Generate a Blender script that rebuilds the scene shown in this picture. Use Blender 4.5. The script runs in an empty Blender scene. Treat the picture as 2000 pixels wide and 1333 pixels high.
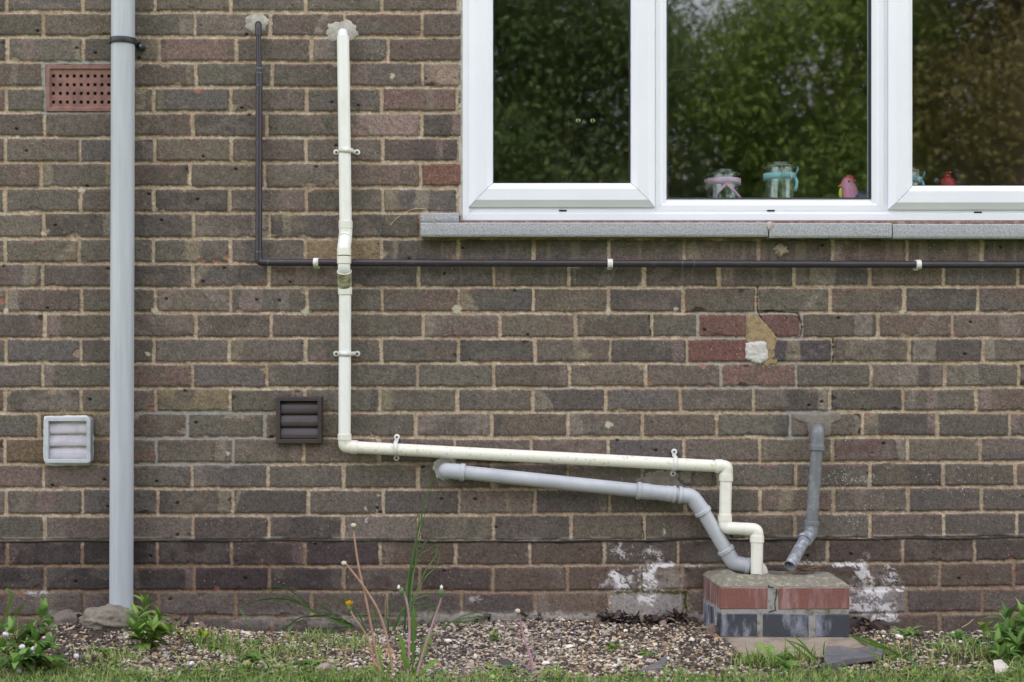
import bpy, math, random
import numpy as np
from mathutils import Vector, Matrix
random.seed(7); rng = np.random.default_rng(7)
PI = math.pi; R = math.radians
sc = bpy.context.scene; col = sc.collection
# ---------------------------------------------------------------- camera, sky, sun, exposure
S = 0.00153; D = 4.0; CZ = (1215-666.5)*S
cd = bpy.data.cameras.new('camera'); cam = bpy.data.objects.new('camera', cd); col.objects.link(cam)
cam.location = (0, -D, CZ); cam.rotation_euler = (R(90), 0, 0)
cd.sensor_width = 36; cd.lens = 36*D/(2000*S); cd.clip_end = 400; cd.clip_start = 0.05
cd.dof.use_dof = True; cd.dof.focus_distance = D-0.02; cd.dof.aperture_fstop = 4.0
sc.camera = cam
world = bpy.data.worlds.new("World"); sc.world = world; world.use_nodes = True
wn = world.node_tree; bg = wn.nodes['Background']
sky = wn.nodes.new('ShaderNodeTexSky'); sky.sky_type = 'NISHITA'; sky.sun_disc = False
SUN_EL, SUN_AZ = 46, 14          # azimuth clockwise from +Y; the sun stands behind the house, the wall is in open shade
sky.sun_elevation = R(SUN_EL); sky.sun_rotation = R(SUN_AZ); sky.dust_density = 5.0; sky.ozone_density = 0.5; sky.air_density = 0.9
# cloud layer added over the blue sky to whiten and brighten its light
wtc = wn.nodes.new('ShaderNodeTexCoord'); wno = wn.nodes.new('ShaderNodeTexNoise'); wno.inputs['Scale'].default_value = 2.2; wno.inputs['Detail'].default_value = 6
wmr = wn.nodes.new('ShaderNodeMapRange'); wmr.inputs['From Min'].default_value = .35; wmr.inputs['From Max'].default_value = .6; wmr.inputs['To Min'].default_value = .45; wmr.inputs['To Max'].default_value = .9
wmx = wn.nodes.new('ShaderNodeMix'); wmx.data_type = 'RGBA'; wmx.inputs[7].default_value = (4.12, 3.94, 4.34, 1)
wn.links.new(wtc.outputs['Generated'], wno.inputs[0]); wn.links.new(wno.outputs[0], wmr.inputs[0]); wn.links.new(wmr.outputs[0], wmx.inputs[0])
wn.links.new(sky.outputs[0], wmx.inputs[6]); wn.links.new(wmx.outputs[2], bg.inputs[0]); bg.inputs[1].default_value = 0.15
sd = bpy.data.lights.new('sun', 'SUN'); sun = bpy.data.objects.new('sun', sd); col.objects.link(sun)
sd.energy = 2.6; sd.angle = R(14); sd.color = (1, .96, .90)
az = R(SUN_AZ); el = R(SUN_EL)
sdir = Vector((math.sin(az)*math.cos(el), math.cos(az)*math.cos(el), math.sin(el)))
sun.rotation_euler = (-sdir).to_track_quat('-Z', 'Y').to_euler(); sun.location = (2, 6, 8)
sc.view_settings.view_transform = 'Standard'; sc.view_settings.look = 'None'
sc.view_settings.exposure = 2.15; sc.view_settings.gamma = 1
sc.render.engine = 'CYCLES'
sc.cycles.max_bounces = 7; sc.cycles.diffuse_bounces = 3; sc.cycles.glossy_bounces = 4
sc.cycles.transparent_max_bounces = 24; sc.cycles.transmission_bounces = 6
sc.cycles.caustics_reflective = False; sc.cycles.caustics_refractive = False
sc.cycles.use_denoising = True

# ---------------------------------------------------------------- helpers
def lin(*c):
    return tuple(((x/255)/12.92 if x/255 <= .04045 else ((x/255+.055)/1.055)**2.4) for x in c)
def wp(px, py, d=0.0):
    """photo pixel -> point in front of the wall at distance d (metres)"""
    f = (D-d)/D
    return Vector(((px-1000)*S*f, -d, CZ+(666.5-py)*S*f))
def gp(px, py, z=0.0):
    """photo pixel -> point on the ground"""
    f = (CZ-z)/((py-666.5)*S); d = D*(1-f)
    return Vector(((px-1000)*S*f, -d, z))
def hsh(ix, iy, seed):
    n = (ix.astype(np.int64)*374761393 + iy.astype(np.int64)*668265263 + seed*1442695041) & 0xffffffff
    n = ((n ^ (n >> 13))*1274126177) & 0xffffffff
    n = n ^ (n >> 16)
    return (n & 0xffffff)/float(0xffffff)
def vn(x, y, seed=0):
    x0 = np.floor(x); y0 = np.floor(y); fx = x-x0; fy = y-y0
    fx = fx*fx*(3-2*fx); fy = fy*fy*(3-2*fy)
    a = hsh(x0, y0, seed); b = hsh(x0+1, y0, seed); c = hsh(x0, y0+1, seed); d = hsh(x0+1, y0+1, seed)
    return (a*(1-fx)+b*fx)*(1-fy)+(c*(1-fx)+d*fx)*fy
def fbm(x, y, seed=0, o=3):
    s = 0; a = .5; t = 0
    for i in range(o):
        s = s + a*vn(x*2**i+i*17.3, y*2**i+i*9.1, seed+i); t += a; a *= .5
    return s/t
def sst(a, b, x):
    t = np.clip((x-a)/(b-a), 0, 1); return t*t*(3-2*t)

MATS = {}
def mat(name, c, rough=.6, metal=0, c2=None, nscale=20, ndetail=6, thr=(.45, .65), bump=0, bscale=200, spec=.5, stretch=(1, 1, 1), attr=False, transl=0, emit=None, grain=0, gscale=600):
    if name in MATS: return MATS[name]
    m = bpy.data.materials.new(name); MATS[name] = m; m.use_nodes = True
    nt = m.node_tree; N = nt.nodes; L = nt.links; p = N['Principled BSDF']
    p.inputs['Roughness'].default_value = rough; p.inputs['Metallic'].default_value = metal
    p.inputs['Specular IOR Level'].default_value = spec
    tc = N.new('ShaderNodeTexCoord'); mp = N.new('ShaderNodeMapping'); mp.inputs['Scale'].default_value = stretch
    L.new(tc.outputs['Object'], mp.inputs[0])
    src = None
    if attr:
        a = N.new('ShaderNodeAttribute'); a.attribute_name = 'Col'; src = a.outputs['Color']
    if c2 is not None:
        n = N.new('ShaderNodeTexNoise'); n.inputs['Scale'].default_value = nscale; n.inputs['Detail'].default_value = ndetail
        n.inputs['Roughness'].default_value = .65
        L.new(mp.outputs[0], n.inputs[0])
        mr = N.new('ShaderNodeMapRange'); mr.inputs['From Min'].default_value = thr[0]; mr.inputs['From Max'].default_value = thr[1]
        L.new(n.outputs[0], mr.inputs[0])
        mx = N.new('ShaderNodeMix'); mx.data_type = 'RGBA'
        L.new(mr.outputs[0], mx.inputs[0]); mx.inputs[6].default_value = (*c, 1); mx.inputs[7].default_value = (*c2, 1)
        if src is not None: L.new(src, mx.inputs[6])
        src = mx.outputs[2]
    if grain:
        n = N.new('ShaderNodeTexNoise'); n.inputs['Scale'].default_value = gscale; n.inputs['Detail'].default_value = 3
        L.new(mp.outputs[0], n.inputs[0])
        mr = N.new('ShaderNodeMapRange'); mr.inputs['From Min'].default_value = .3; mr.inputs['From Max'].default_value = .7
        mr.inputs['To Min'].default_value = 1-grain; mr.inputs['To Max'].default_value = 1+grain
        L.new(n.outputs[0], mr.inputs[0])
        vm = N.new('ShaderNodeVectorMath'); vm.operation = 'SCALE'
        if src is not None: L.new(src, vm.inputs[0])
        else: vm.inputs[0].default_value = c
        L.new(mr.outputs[0], vm.inputs['Scale']); src = vm.outputs[0]
    if src is not None: L.new(src, p.inputs['Base Color'])
    else: p.inputs['Base Color'].default_value = (*c, 1)
    if bump:
        n = N.new('ShaderNodeTexNoise'); n.inputs['Scale'].default_value = bscale; n.inputs['Detail'].default_value = 5
        L.new(mp.outputs[0], n.inputs[0])
        b = N.new('ShaderNodeBump'); b.inputs['Strength'].default_value = bump; b.inputs['Distance'].default_value = .002
        L.new(n.outputs[0], b.inputs['Height']); L.new(b.outputs[0], p.inputs['Normal'])
    if transl:
        t = N.new('ShaderNodeBsdfTranslucent'); ms = N.new('ShaderNodeMixShader'); ms.inputs[0].default_value = transl
        if src is not None: L.new(src, t.inputs[0])
        else: t.inputs[0].default_value = (*c, 1)
        L.new(p.outputs[0], ms.inputs[1]); L.new(t.outputs[0], ms.inputs[2])
        L.new(ms.outputs[0], N['Material Output'].inputs[0])
    return m
def glassmat(name, f0, tint, rough=0.0, gain=1.0):
    m = bpy.data.materials.new(name); m.use_nodes = True; nt = m.node_tree; N = nt.nodes; L = nt.links
    N.remove(N['Principled BSDF'])
    g = N.new('ShaderNodeBsdfGlossy'); g.inputs['Roughness'].default_value = rough; g.inputs[0].default_value = (gain, gain, gain, 1)
    t = N.new('ShaderNodeBsdfTransparent'); t.inputs[0].default_value = (*tint, 1)
    lw = N.new('ShaderNodeLayerWeight'); lw.inputs[0].default_value = .25
    mr = N.new('ShaderNodeMapRange'); mr.inputs['To Min'].default_value = f0; mr.inputs['To Max'].default_value = .95
    L.new(lw.outputs['Fresnel' if False else 'Facing'], mr.inputs[0])
    pw = N.new('ShaderNodeMath'); pw.operation = 'POWER'; pw.inputs[1].default_value = 2.5
    L.new(lw.outputs['Facing'], pw.inputs[0]); L.new(pw.outputs[0], mr.inputs[0])
    mx = N.new('ShaderNodeMixShader'); L.new(mr.outputs[0], mx.inputs[0]); L.new(t.outputs[0], mx.inputs[1]); L.new(g.outputs[0], mx.inputs[2])
    L.new(mx.outputs[0], N['Material Output'].inputs[0]); return m

BASE = {}
def tag(o, label=None, cat=None, group=None, kind=None):
    if label: o['label'] = label
    if cat: o['category'] = cat
    if group: o['group'] = group
    if kind: o['kind'] = kind
    return o
def thing(name, loc, label, cat, group=None):
    o = bpy.data.objects.new(name, None); col.objects.link(o); o.location = loc; o.empty_display_size = .05
    BASE[o] = Vector(loc); return tag(o, label, cat, group)
def link(name, me, parent, loc):
    o = bpy.data.objects.new(name, me); col.objects.link(o)
    if parent is not None: o.parent = parent; BASE[o] = BASE[parent]
    else: o.location = loc; BASE[o] = Vector(loc)
    return o
def np_mesh(name, V, F, m, parent=None, loc=(0, 0, 0), cols=None, smooth=False):
    """V Nx3 world coords, F MxK int (K = 3 or 4)"""
    b = np.array(BASE[parent] if parent is not None else loc, dtype=np.float64)
    me = bpy.data.meshes.new(name); V = np.asarray(V, dtype=np.float64)-b; F = np.asarray(F, dtype=np.int32)
    n, k = F.shape
    me.vertices.add(len(V)); me.vertices.foreach_set('co', V.astype(np.float32).ravel())
    me.loops.add(n*k); me.loops.foreach_set('vertex_index', F.ravel())
    me.polygons.add(n); me.polygons.foreach_set('loop_start', np.arange(0, n*k, k, dtype=np.int32))
    me.polygons.foreach_set('loop_total', np.full(n, k, dtype=np.int32))
    me.polygons.foreach_set('use_smooth', np.full(n, smooth))
    me.update(calc_edges=True); me.validate()
    if cols is not None:
        a = me.color_attributes.new('Col', 'FLOAT_COLOR', 'POINT')
        c = np.ones((len(V), 4), dtype=np.float32); c[:, :3] = cols; a.data.foreach_set('color', c.ravel())
    me.materials.append(m); return link(name, me, parent, loc)

class MB:
    def __init__(s): s.v = []; s.f = []; s.sm = []; s.c = []; s.col = (1, 1, 1)
    def add(s, vs, fs, smooth=False, cols=None):
        k = len(s.v); s.v += [Vector(v) for v in vs]; s.f += [tuple(i+k for i in f) for f in fs]; s.sm += [smooth]*len(fs)
        s.c += (cols if cols is not None else [s.col]*len(vs)); return s
    def box(s, a, b, bev=0):
        (x0, y0, z0), (x1, y1, z1) = a, b
        if x0 > x1: x0, x1 = x1, x0
        if y0 > y1: y0, y1 = y1, y0
        if z0 > z1: z0, z1 = z1, z0
        if bev <= 0:
            vs = [(x, y, z) for x in (x0, x1) for y in (y0, y1) for z in (z0, z1)]
            return s.add(vs, [(0, 1, 3, 2), (4, 6, 7, 5), (0, 4, 5, 1), (2, 3, 7, 6), (0, 2, 6, 4), (1, 5, 7, 3)])
        e = bev; vs = []; 
        P = [x0, x1]; Q = [y0, y1]; T = [z0, z1]; idx = {}
        for i in (0, 1):
            for j in (0, 1):
                for k in (0, 1):
                    for ax in range(3):
                        c = [P[i], Q[j], T[k]]
                        for a2, s2 in ((0, i), (1, j), (2, k)):
                            if a2 != ax: c[a2] += e if s2 == 0 else -e
                        idx[(i, j, k, ax)] = len(vs); vs.append(tuple(c))
        g = lambda i, j, k, ax: idx[(i, j, k, ax)]
        fs = []
        for i in (0, 1): fs.append([g(i, 0, 0, 0), g(i, 1, 0, 0), g(i, 1, 1, 0), g(i, 0, 1, 0)])
        for j in (0, 1): fs.append([g(0, j, 0, 1), g(1, j, 0, 1), g(1, j, 1, 1), g(0, j, 1, 1)])
        for k in (0, 1): fs.append([g(0, 0, k, 2), g(1, 0, k, 2), g(1, 1, k, 2), g(0, 1, k, 2)])
        for i in (0, 1):
            for j in (0, 1): fs.append([g(i, j, 0, 0), g(i, j, 1, 0), g(i, j, 1, 1), g(i, j, 0, 1)])
            for k in (0, 1): fs.append([g(i, 0, k, 0), g(i, 1, k, 0), g(i, 1, k, 2), g(i, 0, k, 2)])
        for j in (0, 1):
            for k in (0, 1): fs.append([g(0, j, k, 1), g(1, j, k, 1), g(1, j, k, 2), g(0, j, k, 2)])
        for i in (0, 1):
            for j in (0, 1):
                for k in (0, 1): fs.append([g(i, j, k, 0), g(i, j, k, 1), g(i, j, k, 2)])
        cen = Vector(((x0+x1)/2, (y0+y1)/2, (z0+z1)/2)); out = []
        for f in fs:
            a, b, c = (Vector(vs[q]) for q in f[:3]); n = (b-a).cross(c-a); m = sum((Vector(vs[q]) for q in f), Vector())/len(f)
            out.append(tuple(f) if n.dot(m-cen) > 0 else tuple(reversed(f)))
        return s.add(vs, out)
    def sweep(s, pts, rad, n=20, cap=True, smooth=True, sx=1.0):
        """tube through pts; rad number or list (radius at each point)"""
        pts = [Vector(p) for p in pts]; m = len(pts)
        if not hasattr(rad, '__len__'): rad = [rad]*m
        tan = []
        for i in range(m):
            a = pts[max(i-1, 0)]; b = pts[min(i+1, m-1)]; t = b-a
            tan.append(t.normalized() if t.length > 1e-9 else (tan[-1] if tan else Vector((0, 0, 1))))
        up = Vector((0, 1, 0)) if abs(tan[0].y) < .9 else Vector((1, 0, 0))
        u = tan[0].cross(up).normalized(); vs = []; fs = []
        for i in range(m):
            if i:
                q = tan[i-1].rotation_difference(tan[i]); u = (q @ u)
            u = (u-tan[i]*u.dot(tan[i])).normalized(); w = tan[i].cross(u)
            for k in range(n):
                a = 2*PI*k/n; vs.append(pts[i]+(u*math.cos(a)*sx+w*math.sin(a))*rad[i])
        for i in range(m-1):
            for k in range(n):
                k2 = (k+1) % n; fs.append((i*n+k, i*n+k2, (i+1)*n+k2, (i+1)*n+k))
        s.add(vs, fs, smooth)
        if cap:
            for i, flip in ((0, True), (m-1, False)):
                ring = list(vs[i*n:(i+1)*n]); f = tuple(range(n)); s.add(ring, [tuple(reversed(f)) if flip else f], False)
        return s
    def lathe(s, c, prof, n=32, axis='z', smooth=True, ang=(0, 2*PI)):
        c = Vector(c); vs = []; fs = []; m = len(prof)
        for r, h in prof:
            for k in range(n):
                a = 2*PI*k/n
                if axis == 'z': vs.append(c+Vector((r*math.cos(a), r*math.sin(a), h)))
                elif axis == 'y': vs.append(c+Vector((r*math.cos(a), h, r*math.sin(a))))
                else: vs.append(c+Vector((h, r*math.cos(a), r*math.sin(a))))
        for i in range(m-1):
            for k in range(n):
                k2 = (k+1) % n; fs.append((i*n+k, i*n+k2, (i+1)*n+k2, (i+1)*n+k))
        return s.add(vs, fs, smooth)
    def ell(s, c, r, nu=16, nv=10, rot=None, noise=0, seed=0, cols=None):
        c = Vector(c); vs = []; fs = []; rr = random.Random(seed)
        for j in range(nv+1):
            th = PI*j/nv
            for i in range(nu):
                ph = 2*PI*i/nu; p = Vector((math.sin(th)*math.cos(ph), math.sin(th)*math.sin(ph), math.cos(th)))
                if noise: 
                    q = Vector(p)*2.3+Vector((seed*3.1, seed*1.7, 0))
                    from mathutils import noise as mn
                    p = p*(1+noise*mn.noise(q)+noise*.5*mn.noise(q*2.7))
                p = Vector((p.x*r[0], p.y*r[1], p.z*r[2]))
                if rot is not None: p = rot @ p
                vs.append(c+p)
        for j in range(nv):
            for i in range(nu):
                i2 = (i+1) % nu; fs.append((j*nu+i, (j+1)*nu+i, (j+1)*nu+i2, j*nu+i2))
        return s.add(vs, fs, True)
    def build(s, name, m, parent=None, loc=(0, 0, 0), auto=None, merge=False):
        b = BASE[parent] if parent is not None else Vector(loc)
        me = bpy.data.meshes.new(name); me.from_pydata([v-b for v in s.v], [], s.f)
        me.polygons.foreach_set('use_smooth', s.sm)
        if any(c != (1, 1, 1) for c in s.c):
            a = me.color_attributes.new('Col', 'FLOAT_COLOR', 'POINT')
            cc = np.ones((len(s.v), 4), dtype=np.float32); cc[:, :3] = np.array(s.c); a.data.foreach_set('color', cc.ravel())
        me.update(); me.materials.append(m); return link(name, me, parent, loc)

def arc_path(pts, rads, seg=8):
    """polyline with rounded corners; rads for each inner point"""
    P = [Vector(p) for p in pts]; out = [P[0]]
    for i in range(1, len(P)-1):
        r = rads[i-1] if hasattr(rads, '__len__') else rads
        a = (P[i-1]-P[i]); b = (P[i+1]-P[i]); la, lb = a.length, b.length; a.normalize(); b.normalize()
        ang = a.angle(b)
        if ang > PI-.02 or r <= 0: out.append(P[i]); continue
        t = min(r/math.tan(ang/2), la*.48, lb*.48); s0 = P[i]+a*t; s1 = P[i]+b*t
        for k in range(seg+1):
            u = k/seg; out.append(s0.lerp(P[i], u).lerp(P[i].lerp(s1, u), u))
    out.append(P[-1]); return out
# ---------------------------------------------------------------- the brick wall
XS = np.array([0., 1000., 2000.])
BED = [(24.5, 24.5, 25), (73, 73, 73), (122, 122, 122), (171.5, 171, 171), (220.5, 220, 220), (269, 269, 269), (318, 318, 318), (367, 367, 367),
       (416, 416, 416), (466, 466, 466), (515, 515, 516), (563, 562, 561), (612, 612, 612), (661, 661, 661), (710, 710, 709), (759, 758, 758),
       (807, 806.5, 805), (856, 856, 854), (907, 906.5, 903), (955, 956, 951), (1007, 1006, 1000), (1057, 1058, 1051), (1106, 1106, 1098),
       (1154, 1157, 1147), (1205, 1207, 1197), (1256, 1258, 1248), (1305, 1307, 1297)]
PERP = {  # course k lies between BED[k-1] and BED[k]
 0: [11.6, 161, 303, 449.5, 597, 745.6, 894],
 1: [84, 232, 380, 528, 673, 824], 2: [14, 162, 310, 461, 608, 758], 3: [84, 236, 383, 531, 681, 825], 4: [12, 88, 236, 299.6, 450, 598, 745],
 5: [87, 230, 376, 521, 672, 823], 6: [9.5, 156, 302, 451, 598, 748], 7: [79.5, 225, 371, 517, 665, 822], 8: [9.5, 157, 300, 448, 598, 747],
 9: [84, 231, 377, 527, 672, 822], 10: [10, 154, 300, 449.5, 596, 745, 894, 1042, 1190, 1335, 1482, 1627, 1772, 1918],
 11: [83, 230, 377, 525.6, 672, 817.5, 964.6, 1111, 1258.6, 1405, 1551, 1699, 1843, 1988],
 12: [12, 159, 304, 451, 599, 747, 896, 1041, 1188.5, 1335, 1478, 1622, 1767, 1911],
 13: [86, 234, 382, 530, 679, 827, 976, 1124, 1273, 1363, 1566, 1714.5, 1860.6],
 14: [11, 157.7, 300, 448.5, 596, 745, 895, 1046, 1192, 1342, 1484, 1627, 1776.5, 1921],
 15: [83, 230, 376, 521, 668, 815, 964, 1112.5, 1261, 1409, 1555, 1700.5, 1846, 1989.6],
 16: [10, 158, 304, 449.5, 596, 742, 893.5, 1040, 1184, 1329, 1472, 1620.6, 1764, 1907],
 17: [75, 220, 366, 517, 665, 812, 961, 1109, 1255.5, 1400, 1543.5, 1685, 1831.5, 1973],
 18: [9, 157, 305.6, 455, 592, 740, 888, 1038, 1187, 1336, 1483, 1626.6, 1773, 1915.6],
 19: [84, 230, 376, 523, 671, 816, 962, 1109, 1255, 1402, 1553, 1699.5, 1843, 1984],
 20: [12, 160.5, 308, 454.5, 602, 749, 896, 1045, 1191, 1338, 1485.7, 1627.6, 1774, 1918],
 21: [87, 232, 377, 524, 670, 818, 964, 1115, 1259, 1404, 1553, 1699, 1843, 1986],
 22: [14, 160, 307, 452, 596, 743, 890, 1035, 1181, 1324.5, 1470, 1617, 1764, 1904],
 23: [87.6, 233, 379.5, 525.6, 672, 819, 963.6, 1109, 1254, 1332, 1480, 1692, 1836, 1980],
 24: [17.5, 163, 310, 459, 609, 755, 900.5, 1046, 1191, 1338.5, 1485, 1628, 1771, 1918],
 25: [92, 236, 384, 531, 680, 825, 969, 1115, 1260, 1405, 1550, 1695, 1836, 1981], 26: [20, 165, 312, 460, 610, 757, 902, 1048, 1192, 1340, 1487, 1630, 1773, 1920]}
for k in (13,): PERP[k].insert(10, 1461)
def courses():
    out = []
    for k in range(-56, 27):
        if k <= 0:
            t = tuple(b+49*(k-1) for b in BED[0]) if k < 0 else tuple(b-49 for b in BED[0]); b = tuple(x+49*k for x in BED[0]); t = tuple(x-49 for x in b)
            J = PERP[0] if k % 2 == 0 else PERP[1]
            J = list(J)+[J[-1]+148*i for i in range(1, 9)]
        else: t, b, J = BED[k-1], BED[k], list(PERP[k])
        if J[-1] < 1950: J += [J[-1]+148*i for i in range(1, 8 if k < 10 else 2)]
        J = [J[0]-148*i for i in range(5, 0, -1)]+J+[J[-1]+148*i for i in range(1, 6)]
        out.append((k, t, b, J))
    return out
COURSES = courses()
PAL = [lin(95, 90, 81), lin(95, 86, 79), lin(91, 88, 78), lin(82, 77, 72), lin(104, 96, 88), lin(98, 91, 80), lin(89, 85, 81), lin(99, 87, 79), lin(92, 88, 80), lin(90, 84, 76)]
RED = lin(133, 82, 71)
FIX = {(13, 1400): lin(106, 82, 75), (13, 1520): lin(102, 79, 74), (14, 1400): lin(108, 80, 73), (15, 1480): lin(108, 88, 79), (7, 860): lin(108, 82, 72), (15, 300): lin(101, 86, 78),
       (2, 380): lin(108, 92, 84), (5, 780): lin(118, 104, 97), (3, 860): lin(138, 122, 108), (4, 820): lin(106, 88, 82), (6, 820): lin(84, 76, 72), (14, 1560): lin(78, 73, 73),
       (14, 970): lin(76, 73, 68), (12, 120): lin(92, 83, 76), (18, 1690): lin(96, 80, 74), (24, 1264): lin(140, 134, 124), (23, 1290): lin(110, 98, 84), (24, 1700): lin(112, 106, 102),
       (10, 720): lin(122, 108, 86), (16, 376): lin(112, 103, 82), (17, 120): lin(96, 82, 70), (17, 200): lin(98, 86, 72), (18, 60): lin(104, 90, 73), (18, 200): lin(97, 83, 73), (24, 1160): lin(104, 92, 80)}
EFF = [(1212, 1137, 34, 20, 1.0), (1268, 1128, 17, 30, 1.1), (1262, 1170, 22, 10, .95), (1285, 1105, 32, 5, .8), (1240, 1115, 20, 4, .6), (1352, 1106, 20, 4, .8), (1192, 1175, 4, 12, .8),
       (1205, 1080, 26, 16, .55), (1270, 1082, 20, 20, .6), (1440, 1104, 18, 4, .7), (1680, 1188, 45, 14, 1.1), (1700, 1165, 30, 20, 1.0), (1735, 1190, 34, 12, .85), (1733, 1128, 22, 20, .62),
       (1685, 1120, 14, 32, .75), (1665, 1148, 22, 8, .9), (1725, 1150, 50, 5, .8), (1715, 1212, 34, 6, .8), (740, 970, 10, 5, .45), (715, 1000, 4, 22, .5), (735, 1000, 4, 14, .4), (1298, 1035, 3, 16, .6),
       (930, 1170, 16, 8, .4), (1560, 1100, 50, 4, .7), (70, 1160, 22, 10, .4)]
DABS = [(303, 608, 7), (12, 609, 5), (597, 610, 7), (893, 606, 9), (1188, 610, 6), (1763, 610, 5), (160, 372, 6), (84, 459, 4), (288, 693, 4), (1320, 605, 4), (1189, 830, 6), (766, 148, 4), (445, 886, 4)]

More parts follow.
